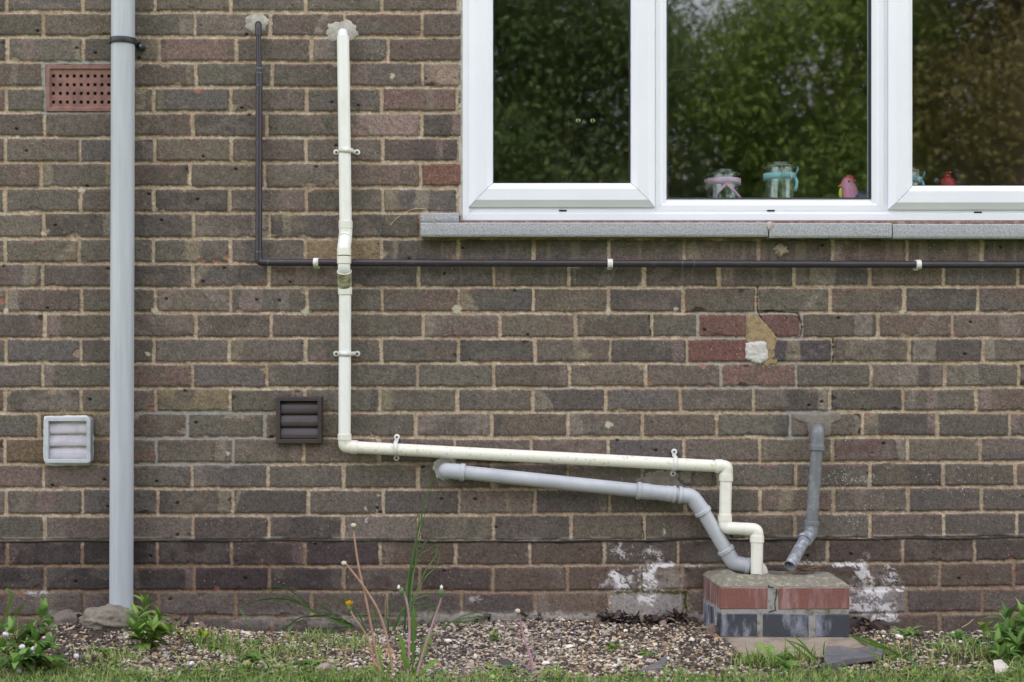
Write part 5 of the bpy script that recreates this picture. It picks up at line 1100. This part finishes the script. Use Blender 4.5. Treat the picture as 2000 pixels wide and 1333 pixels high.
dand(gnd(748, .64), [([(690.5, 1028), (692, 1049), (701, 1110), (714, 1167), (724, 1218), (731, 1258), (743, 1319)], 'seed', m_stalk), ([(673, 1101), (679, 1106), (711, 1147), (738, 1191), (753, 1235), (760, 1268), (768, 1312)], 'seed', m_stalk),
     ([(682, 1188), (690, 1204), (707, 1228), (722, 1256), (730, 1290), (738, 1319)], 'flower', m_stalk)], [(748, 1325, 738, 1262, .009), (752, 1325, 765, 1288, .008), (745, 1325, 722, 1300, .007)], 'dandelion with two tall bare seed stalks crossing and one yellow flower')
dand(gnd(806, .64), [([(786, 1158), (793, 1170), (798.6, 1204), (799.6, 1245), (797, 1316)], 'closed', m_stalk2), ([(862, 1160), (861, 1172), (849, 1208), (834, 1252), (814, 1319)], 'closed', m_stalk2)],
     [(806, 1322, 806, 1195, .013), (808, 1322, 842, 1228, .014), (810, 1322, 832, 1262, .013), (800, 1322, 785, 1278, .010), (804, 1322, 780, 1245, .010), (812, 1322, 850, 1290, .010)], 'dandelion with two closed heads on purple stalks and upright leaves')
dand(gnd(1042, .60), [([(1011.5, 1195), (1016, 1212), (1022, 1240), (1031, 1268), (1042, 1303)], 'seed', m_stalk2)], [], 'lone thin dandelion stalk with a bare head standing on open gravel')
dand(gnd(720, .62), [([(700, 1303), (712, 1300), (724, 1306), (732, 1324)], 'none', m_stalk2)], [], 'short bent purple stalk curling over the gravel') if False else None
# tall grass clump
tg = thing('tall_grass_clump', gnd(800, .07), 'clump of long wild grass climbing the wall behind the dandelion stalks', 'grass clump'); mb = MB(); GB = [lin(90, 122, 60), lin(106, 138, 72), lin(78, 108, 54)]
for pts, w in ((((848, 924), (834, 964), (822, 1015), (812, 1056), (804, 1096), (796, 1137), (792, 1180), (790, 1235)), .0042), (((794, 1030), (808, 1022), (818, 1006), (817, 1030), (813, 1060), (808, 1110), (800, 1170), (796, 1235)), .0032),
               (((862, 1058), (845, 1051), (832, 1058), (819, 1076), (805, 1103), (797, 1140), (792, 1200), (790, 1236)), .0038), (((836, 1084), (850, 1076), (855, 1064), (849, 1089), (832, 1113), (819, 1143), (802, 1177), (782, 1204), (768, 1238)), .0034),
               (((796, 1143), (803, 1138), (807, 1123), (806, 1110), (800, 1140), (797, 1190), (798, 1235)), .0034), (((844, 1197), (842, 1172), (835, 1163), (812, 1170), (790, 1186), (775, 1210), (765, 1236)), .0030),
               (((949, 1201), (934, 1197), (903, 1204), (880, 1218), (853, 1231)), .0036), (((960, 1203), (925, 1206), (890, 1212), (856, 1228), (840, 1238)), .0028), (((928, 1212), (915, 1222), (890, 1226), (850, 1233)), .0028), (((753, 1162), (755, 1190), (757, 1215), (760, 1238)), .0026),
               (((770, 1160), (764, 1185), (760, 1210), (758, 1238)), .0022), (((726, 1180), (728, 1200), (732, 1236)), .0026), (((856, 1165), (852, 1190), (842, 1215), (838, 1238)), .0024), (((862, 1182), (850, 1200), (836, 1222), (832, 1238)), .002), (((870, 1188), (848, 1182), (820, 1186), (796, 1200), (782, 1236)), .0026)):
    ribbon_px(mb, [(x, y, .05+.03*(y > 1150)) for x, y in pts], w*.6, random.choice(GB))
    jx = random.uniform(-9, 9)
    ribbon_px(mb, [(x+jx*(1-i/len(pts))+random.uniform(-2, 2), y+random.uniform(4, 26)*(1-i/len(pts)), .055+.03*(y > 1150)) for i, (x, y) in enumerate(pts)], w*.4, random.choice(GB))
mb.build('blades', m_leaf, tg)
tg = thing('tall_grass_clump', gnd(686, .13), 'clump of long grass blades arching left low along the wall', 'grass clump'); mb = MB()
for pts, w in ((((488, 1164), (504, 1164), (520, 1152), (544, 1146), (570, 1156), (590, 1174), (604, 1190), (640, 1208), (686, 1224)), .0034), (((466, 1190), (490, 1178), (520, 1171), (560, 1171), (590, 1182), (620, 1198), (650, 1212), (686, 1226)), .0040),
               (((492, 1228), (480, 1210), (468, 1190), (470, 1187)), .0022), (((534, 1238), (560, 1226), (580, 1210), (604, 1204), (640, 1204), (686, 1222)), .0036), (((588, 1238), (610, 1228), (650, 1228), (690, 1224)), .0036),
               (((614, 1168), (630, 1186), (660, 1204), (690, 1222)), .0034), (((628, 1172), (645, 1166), (660, 1170), (676, 1186), (700, 1215), (705, 1238)), .0030), (((664, 1150), (676, 1166), (682, 1180), (700, 1200), (715, 1236)), .0032),
               (((608, 1198), (625, 1196), (645, 1202), (670, 1212), (690, 1226)), .0022), (((520, 1162), (545, 1163), (575, 1172), (600, 1188), (645, 1212)), .0026), (((600, 1252), (625, 1244), (650, 1246), (680, 1240), (700, 1236)), .003), (((560, 1238), (600, 1248), (640, 1250), (700, 1240)), .003),
               (((640, 1262), (670, 1250), (700, 1246), (730, 1240)), .003), (((760, 1212), (735, 1204), (705, 1200), (680, 1206), (665, 1216)), .0022)):
    ribbon_px(mb, [(x, y, .10+.03*(y > 1200)) for x, y in pts], w*.62, random.choice(GB))
    ribbon_px(mb, [(x+random.uniform(4, 14)*(1-i/len(pts)), y+random.uniform(0, 14)*(1-i/len(pts)), .12) for i, (x, y) in enumerate(pts)], w*.4, random.choice(GB))
mb.build('blades', m_leaf, tg)
tg = thing('grass_tuft', gnd(1590, .48), 'tuft of loose grass blades leaning over the front of the slab', 'grass clump'); mb = MB()
for pts, w in ((((1540, 1252), (1565, 1262), (1590, 1285), (1600, 1300)), .003), (((1530, 1245), (1560, 1270), (1585, 1290)), .0026), (((1550, 1242), (1572, 1262), (1596, 1296)), .0026), (((1662, 1243), (1700, 1252), (1745, 1274), (1790, 1300)), .0042), (((1655, 1240), (1690, 1256), (1730, 1268)), .003),
               (((1535, 1272), (1548, 1285), (1560, 1305)), .005), (((1700, 1275), (1740, 1288), (1780, 1302), (1830, 1308)), .0026), (((1740, 1268), (1750, 1290), (1752, 1310)), .003)):
    ribbon_px(mb, [(x, y, .5) for x, y in pts], w, random.choice([lin(120, 152, 70), lin(104, 136, 58)]))
mb.build('blades', m_leaf, tg)
# small pale daisies among the weeds at left
for i, (px, py) in enumerate(((43, 1264), (66, 1268), (67, 1276), (149, 1282), (150, 1306), (131, 1315), (38, 1312), (98, 1328), (374, 1297), (11, 1239))):
    d = .62 if px < 120 else .56; h = wp(px, py, d); g = gnd(px, d); g.z = min(g.z, h.z-.01)
    t = thing('daisy', g, 'tiny pale pink and white flower head among the weeds', 'flower', 'small pale flowers at the lawn edge')
    mb = MB(); mb.sweep([g, g.lerp(h, .5)+Vector((.003, 0, 0)), h], .0008, 6); mb.build('stem', m_stem, t)
    mb = MB(); mb.ell(h, (.0075, .0075, .0065), 12, 8, noise=.3, seed=i); mb.build('petals', mat('pale_petals', lin(216, 206, 218), .8, c2=lin(180, 160, 180), nscale=200), t)
# straw on the sill end, dry roots
m_straw = mat('straw', lin(176, 156, 118), .8)
mb = MB(); mb.sweep([wp(762, 440, .012), wp(773, 428, .014), wp(790, 415, .02), wp(812, 407.5, .03), wp(832, 409, .04), wp(842, 425, .045), wp(852, 438, .052)], .0011, 6)
o = mb.build('straw', m_straw, loc=wp(812, 408, .02)); tag(o, 'thin dry stalk caught over the left end of the window sill', 'straw')
def rock(name, px, d, r, label, m, seed, cat='stone', dz=0):
    c = gnd(px, d); mb = MB(); mb.ell(c+Vector((0, 0, r[2]*.25+dz)), r, 48, 32, noise=.2, seed=seed); o = mb.build(name, m, loc=c); return tag(o, label, cat)
m_lump = mat('mossy_concrete', lin(126, 120, 106), .95, c2=lin(92, 86, 74), nscale=26, bump=1, bscale=130, grain=.25, gscale=420)
rock('concrete_lump', 212, .10, (.078, .085, .036), 'rough rounded concrete lump under the foot of the grey downpipe', m_lump, 4, 'concrete', .006)
rock('concrete_lump', 128, .03, (.075, .04, .045), 'crumbling concrete fillet against the wall left of the downpipe', mat('crumbly_cement', lin(112, 104, 94), .95, c2=lin(80, 74, 66), nscale=30, bump=1, bscale=120, grain=.25), 7, 'concrete', -.005)
rock('stone', 636, .58, (.024, .016, .014), 'pinkish grey stone half sunk at the lawn edge', mat('pink_stone', lin(160, 142, 134), .9, c2=lin(126, 110, 100), nscale=40, bump=.6), 11)
rock('stone', 173, .46, (.009, .007, .007), 'small square cream pebble on the soil left of the green weed', mat('cream_stone', lin(206, 176, 138), .9), 12)
rock('stone', 1392, .17, (.020, .014, .026), 'rough brown stone leaning on the left corner of the gully box', mat('brown_stone', lin(118, 102, 92), .9, c2=lin(88, 76, 68), nscale=40, bump=.9), 13)
rock('stone', 1718, .06, (.03, .03, .024), 'dark broken rubble in the hollow right of the gully box', mat('dark_rubble', lin(72, 60, 52), .95, c2=lin(44, 36, 32), nscale=30, bump=1, bscale=90), 15)
def shard(name, pts, th, m, label, loc):
    n = len(pts); mb = MB(); top_ = [Vector(p) for p in pts]; bo = [p-Vector((0, 0, th)) for p in top_]
    mb.add(top_+bo, [tuple(range(n)), tuple(reversed(range(n, 2*n)))]+[(i, i+n, (i+1) % n+n, (i+1) % n) for i in range(n)]); o = mb.build(name, m, loc=loc); tag(o, label, 'shard'); return o
m_slate = mat('grey_slate', lin(92, 92, 94), .75, c2=lin(112, 108, 104), nscale=25, bump=.5, bscale=120, grain=.12)
g0 = gnd(1665, .5)
shard('slate_shard', [P(1614, 1262, .45), P(1640, 1262, .44), P(1668, 1266, .44), P(1700, 1262, .44), P(1728, 1266, .43), P(1722, 1280, .50), P(1690, 1284, .53), P(1655, 1288, .55), P(1614, 1299, .57), P(1609, 1280, .5)], .012, m_slate, 'long broken grey slate lying in front of the concrete slab', g0)
shard('slate_shard', [P(1302, 1274, .53), P(1303, 1290, .56), P(1290, 1304, .60), P(1262, 1312, .62), P(1232, 1315, .63), P(1262, 1303, .60), P(1284, 1294, .57), P(1296, 1283, .54)], .008, m_slate, 'curved dark grey shard lying on the gravel left of the slab', gnd(1270, .58))
shard('slate_shard', [P(975, 1289, .58), P(992, 1287, .57), P(1001, 1294, .59), P(998, 1302, .61), P(978, 1305, .62)], .010, mat('black_slate', lin(66, 66, 68), .8, bump=.6), 'small black shard behind the toothed dandelion leaves', gnd(985, .6))
shard('paper_scrap', [P(1940, 1290, .58), P(1955, 1288, .57), P(1970, 1302, .60), P(1962, 1315, .63), P(1944, 1314, .63)], .004, mat('pale_scrap', lin(196, 190, 178), .9, c2=lin(170, 160, 146), nscale=40, bump=.6), 'pale scrap of stone lying in the grass at lower right', gnd(1955, .6))
# dead leaves heaped at the wall
m_dead = mat('dead_leaf', (.1, .08, .06), .85, attr=True)
def deadpile(pts, n, label, seed, L=(.018, .04)):
    random.seed(seed); c = gnd(*pts[0][:2]); mb = MB()
    for i in range(n):
        px, d, sp = random.choice(pts); p = gnd(px+random.gauss(0, sp), max(.012, d+random.gauss(0, .012))); p.z += random.uniform(.004, .022); a = random.uniform(0, 2*PI); e = random.uniform(-.25, .15)
        leaf(mb, p, (math.cos(a)*math.cos(e), math.sin(a)*math.cos(e), math.sin(e)), random.uniform(*L), random.uniform(.006, .012), random.uniform(-.9, .9), random.choice([lin(78, 64, 56), lin(58, 48, 44), lin(96, 80, 68), lin(46, 40, 38), lin(112, 96, 84)]), 'ovate', fold=random.uniform(-.5, .8), curl=random.uniform(-1.5, 1.5))
    o = mb.build('dead_leaves', m_dead, loc=c); return tag(o, label, 'leaf litter', kind='stuff')
deadpile([(1235, .05, 22), (1270, .05, 20), (1190, .035, 12), (1320, .03, 16)], 150, 'heap of dry dark dead leaves at the foot of the wall left of the gully', 5)
deadpile([(948, .02, 8), (1040, .02, 10)], 14, 'few dead leaves by the cement fillet at the wall foot', 6, (.015, .025)); deadpile([(1700, .04, 10)], 26, 'dead leaves in the dark hollow right of the gully', 8); deadpile([(330, .06, 30), (190, .05, 20)], 50, 'dry litter round the foot of the grey downpipe', 9, (.012, .03))
random.seed(21); mb = MB()
for i in range(26):
    a = Vector((random.uniform(.80, .90), random.uniform(-.06, -.02), .158+random.uniform(0, .010))); q = random.uniform(-.6, .6); b = a+Vector((math.cos(q), math.sin(q)*.4, random.uniform(-.1, .25)))*random.uniform(.02, .05); mb.sweep([a, a.lerp(b, .5)+Vector((0, 0, random.uniform(-.002, .003))), b], random.uniform(.0008, .0018), 6)
mb.build('dry_twigs', mat('dry_twig', lin(128, 100, 80), .9, c2=lin(90, 72, 60), nscale=60), loc=(.84, -.04, .158)); tag(bpy.data.objects['dry_twigs'], 'dry brown twigs caught on the cement cap under the dark grey spout', 'twigs', kind='stuff')
mb = MB()
for i in range(40):
    p = gnd(345+random.gauss(0, 22), max(.015, .05+random.gauss(0, .02))); p.z += .004+random.uniform(0, .01); q = random.uniform(-.5, .5)+PI*.9; b = p+Vector((math.cos(q), random.uniform(-.3, .3), random.uniform(-.1, .5)))*random.uniform(.02, .07); mb.sweep([p, p.lerp(b, .5)+Vector((0, 0, .004)), b], .0006, 5)
o = mb.build('dry_roots', mat('dry_root', lin(140, 126, 110), .9), loc=gnd(345, .05)); tag(o, 'tangle of dry grass roots by the wall right of the downpipe', 'roots', kind='stuff')
mb = MB()
for i in range(14): a = wp(617+random.uniform(-5, 7), 524+random.uniform(0, 3), .028); b = wp(612+random.uniform(0, 12), 530+random.uniform(0, 12), .018+random.uniform(0, .01)); mb.sweep([a, a.lerp(b, .5)+Vector((random.uniform(-.004, .004), 0, 0)), b], .0005, 5)
o = mb.build('cobweb_tuft', mat('cobweb', lin(120, 116, 84), .9), loc=wp(617, 530, .02)); tag(o, 'wisp of moss and cobweb hanging under the first clip of the brown pipe', 'cobweb')
mb = MB(); mb.sweep([wp(1878, 1226, .10), wp(1892, 1218, .09), wp(1901, 1210, .08)], .0011, 6); o = mb.build('straw', m_straw, loc=wp(1878, 1226, .1)); tag(o, 'thin pale dry stalk leaning by the wall at right', 'straw')

# ---------------------------------------------------------------- trees behind the camera, seen in the panes
m_tl = mat('tree_leaf', (.1, .15, .04), .55, attr=True, transl=.4, spec=.3); m_bark = mat('bark', lin(86, 76, 64), .95, c2=lin(60, 52, 44), nscale=12, bump=.8, bscale=30)
def tree(x, y, h, rx, rz, n, greens, label, seed, name='tree', cz=None, lw=.045):
    r = np.random.default_rng(seed); t = thing(name, (x, y, 0), label, 'tree', 'trees reflected in the window panes'); cz = cz or h-rz; mb = MB(); random.seed(seed)
    top_ = Vector((x+random.uniform(-.4, .4), y, h*.8)); pts = [Vector((x, y, -.1)), Vector((x+.05, y, h*.3)), Vector((x, y+.1, h*.55)), top_]; mb.sweep(pts, [.2, .16, .11, .03], 12); C_ = []; n = int(n*1.9)
    for i in range(26):
        a = r.uniform(0, 2*PI); u = r.uniform(-.95, .95); q = math.sqrt(1-u*u)*r.uniform(.5, 1); c = np.array([x+rx*q*math.cos(a), y+rx*.7*q*math.sin(a), cz+rz*u]); C_.append(c)
        b = Vector((x, y, max(.8, c[2]-abs(c[0]-x)*.8-.4))); e = Vector(c); mb.sweep([b, b.lerp(e, .5)+Vector((0, 0, .12)), e], [.05, .03, .01], 6)
    mb.build('trunk', m_bark, t); C_ = np.array(C_); k = r.integers(0, len(C_), n); p = C_[k]+r.normal(0, 1, (n, 3))*np.array([rx*.2, rx*.2, rz*.15])
    a = r.normal(0, 1, (n, 3)); a /= np.linalg.norm(a, axis=1)[:, None]; b = np.cross(a, r.normal(0, 1, (n, 3))); b /= np.linalg.norm(b, axis=1)[:, None]; L_ = lw*r.uniform(.6, 1.3, (n, 1))
    V = np.stack([p-a*L_, p-b*L_*.45, p+a*L_, p+b*L_*.45], 1).reshape(-1, 3); F = np.arange(4*n).reshape(-1, 4); g = np.array(greens); base = g[(k*7) % len(g)]; c = (base*.5+g[r.integers(0, len(g), n)]*.5)*r.uniform(.75, 1.15, (n, 1))
    np_mesh('crown', V, F, m_tl, t, cols=np.repeat(c, 4, 0))
G1 = [lin(100, 116, 70), lin(86, 104, 62), lin(114, 130, 72), lin(76, 94, 58)]; G2 = [lin(112, 116, 64), lin(124, 122, 66), lin(100, 108, 60), lin(132, 124, 68)]; G3 = [lin(128, 116, 68), lin(118, 110, 66), lin(136, 122, 70), lin(104, 102, 62)]
tree(-1.6, -13.5, 8.2, 2.5, 3.2, 32000, G1, 'dark leafy tree reflected in the left pane', 101)
tree(.6, -14.2, 7.4, 1.9, 2.9, 32000, G1, 'dense green tree reflected at the right of the left pane', 102)
tree(4.3, -14.0, 6.8, 1.8, 2.7, 30000, [lin(108, 128, 64), lin(92, 114, 58), lin(124, 142, 68)], 'bright green tree reflected in the middle pane', 103)
tree(6.6, -13.6, 8.0, 2.0, 3.3, 22000, G3, 'golden brown leafed tree reflected in the right pane', 104)
tree(9.2, -14.4, 8.4, 2.3, 3.4, 20000, G3, 'second golden brown tree reflected at the far right', 105)
tree(2.6, -17.5, 5.6, 2.6, 2.6, 16000, G1, 'lower tree further back reflected in the middle pane', 106)
tree(-4.8, -15.5, 9.0, 2.8, 3.6, 16000, G1, 'tall dark tree standing beyond the lawn to the left', 107)
tree(7.8, -17.6, 7.4, 2.8, 3.2, 14000, G2, 'olive green tree further back reflected in the right pane', 108)
tree(5.3, -18.4, 7.0, 2.4, 2.9, 12000, G2, 'olive tree far back between the green and golden trees', 109)
r = np.random.default_rng(77); n = 150000; X_ = r.uniform(-9, 14, n); Z_ = r.uniform(0, 5.4, n)*(.75+.4*fbm(X_, X_*0, 90, 2)); Y_ = -19.5+r.normal(0, .45, n)
a = r.normal(0, 1, (n, 3)); a /= np.linalg.norm(a, axis=1)[:, None]; b = np.cross(a, r.normal(0, 1, (n, 3))); b /= np.linalg.norm(b, axis=1)[:, None]; p = np.stack([X_, Y_, Z_], -1); L_ = .06
tag(np_mesh('hedge', np.stack([p-a*L_, p-b*L_*.5, p+a*L_, p+b*L_*.5], 1).reshape(-1, 3), np.arange(4*n).reshape(-1, 4), m_tl, loc=(2, -19.5, 0), cols=np.repeat(np.array(G1)[r.integers(0, 4, n)]*r.uniform(.7, 1.1, (n, 1)), 4, 0)), 'long leafy hedge behind the trees across the lawn', 'hedge')
random.seed(55)
mb = MB()
for i in range(230):
    px = random.uniform(-20, 2020); d = float(EDGE(px))-abs(random.gauss(0, .05))+.02
    if 1380 < px < 1720 and d < .46: continue
    p = gnd(px, max(.03, d)); a = random.uniform(0, 2*PI); L_ = random.uniform(.02, .07); q = p+Vector((math.cos(a)*L_, math.sin(a)*L_*.6, random.uniform(.003, .035)))
    m = p.lerp(q, .5)+Vector((0, 0, L_*.25)); g = random.choice([lin(124, 150, 74), lin(104, 134, 62), lin(168, 160, 112), lin(150, 168, 92)]); w = random.uniform(.0008, .0022)
    pts = [p, p.lerp(m, .6), m, m.lerp(q, .6), q]; vs = []; n = len(pts)
    for k, v in enumerate(pts):
        t = (pts[min(k+1, n-1)]-pts[max(k-1, 0)]).normalized(); s_ = t.cross(Vector((0, -.6, .8))).normalized(); ww = w*(1-.8*k/(n-1)); vs += [v-s_*ww, v+s_*ww]
    mb.add(vs, [(2*k, 2*k+1, 2*k+3, 2*k+2) for k in range(n-1)], True, [g]*len(vs))
o = mb.build('stray_grass', m_leaf, loc=(0, -.55, 0)); tag(o, 'stray green and straw coloured blades lying at the ragged lawn edge', 'grass', kind='stuff')
# small broad leaved ground cover mixed into the turf
mb = MB()
for i in range(900):
    px = random.uniform(-60, 2060) if i % 3 else random.choice([random.gauss(60, 60), random.gauss(470, 70), random.gauss(1900, 90), random.gauss(620, 60)]); d = float(EDGE(px))+random.uniform(-.05, .12)
    if 1380 < px < 1720 and d < .46: continue
    p = gnd(px, max(.03, d)); p.z += random.uniform(.002, .014); a = random.uniform(0, 2*PI)
    leaf(mb, p, (math.cos(a), math.sin(a), random.uniform(-.1, .6)), random.uniform(.008, .022), random.uniform(.003, .0065), .5, random.choice(GREENS+BR), 'ovate')
o = mb.build('ground_cover', m_leaf, loc=(0, -.6, 0)); tag(o, 'tiny round leaved ground cover mixed into the lawn edge', 'ground cover', kind='stuff')
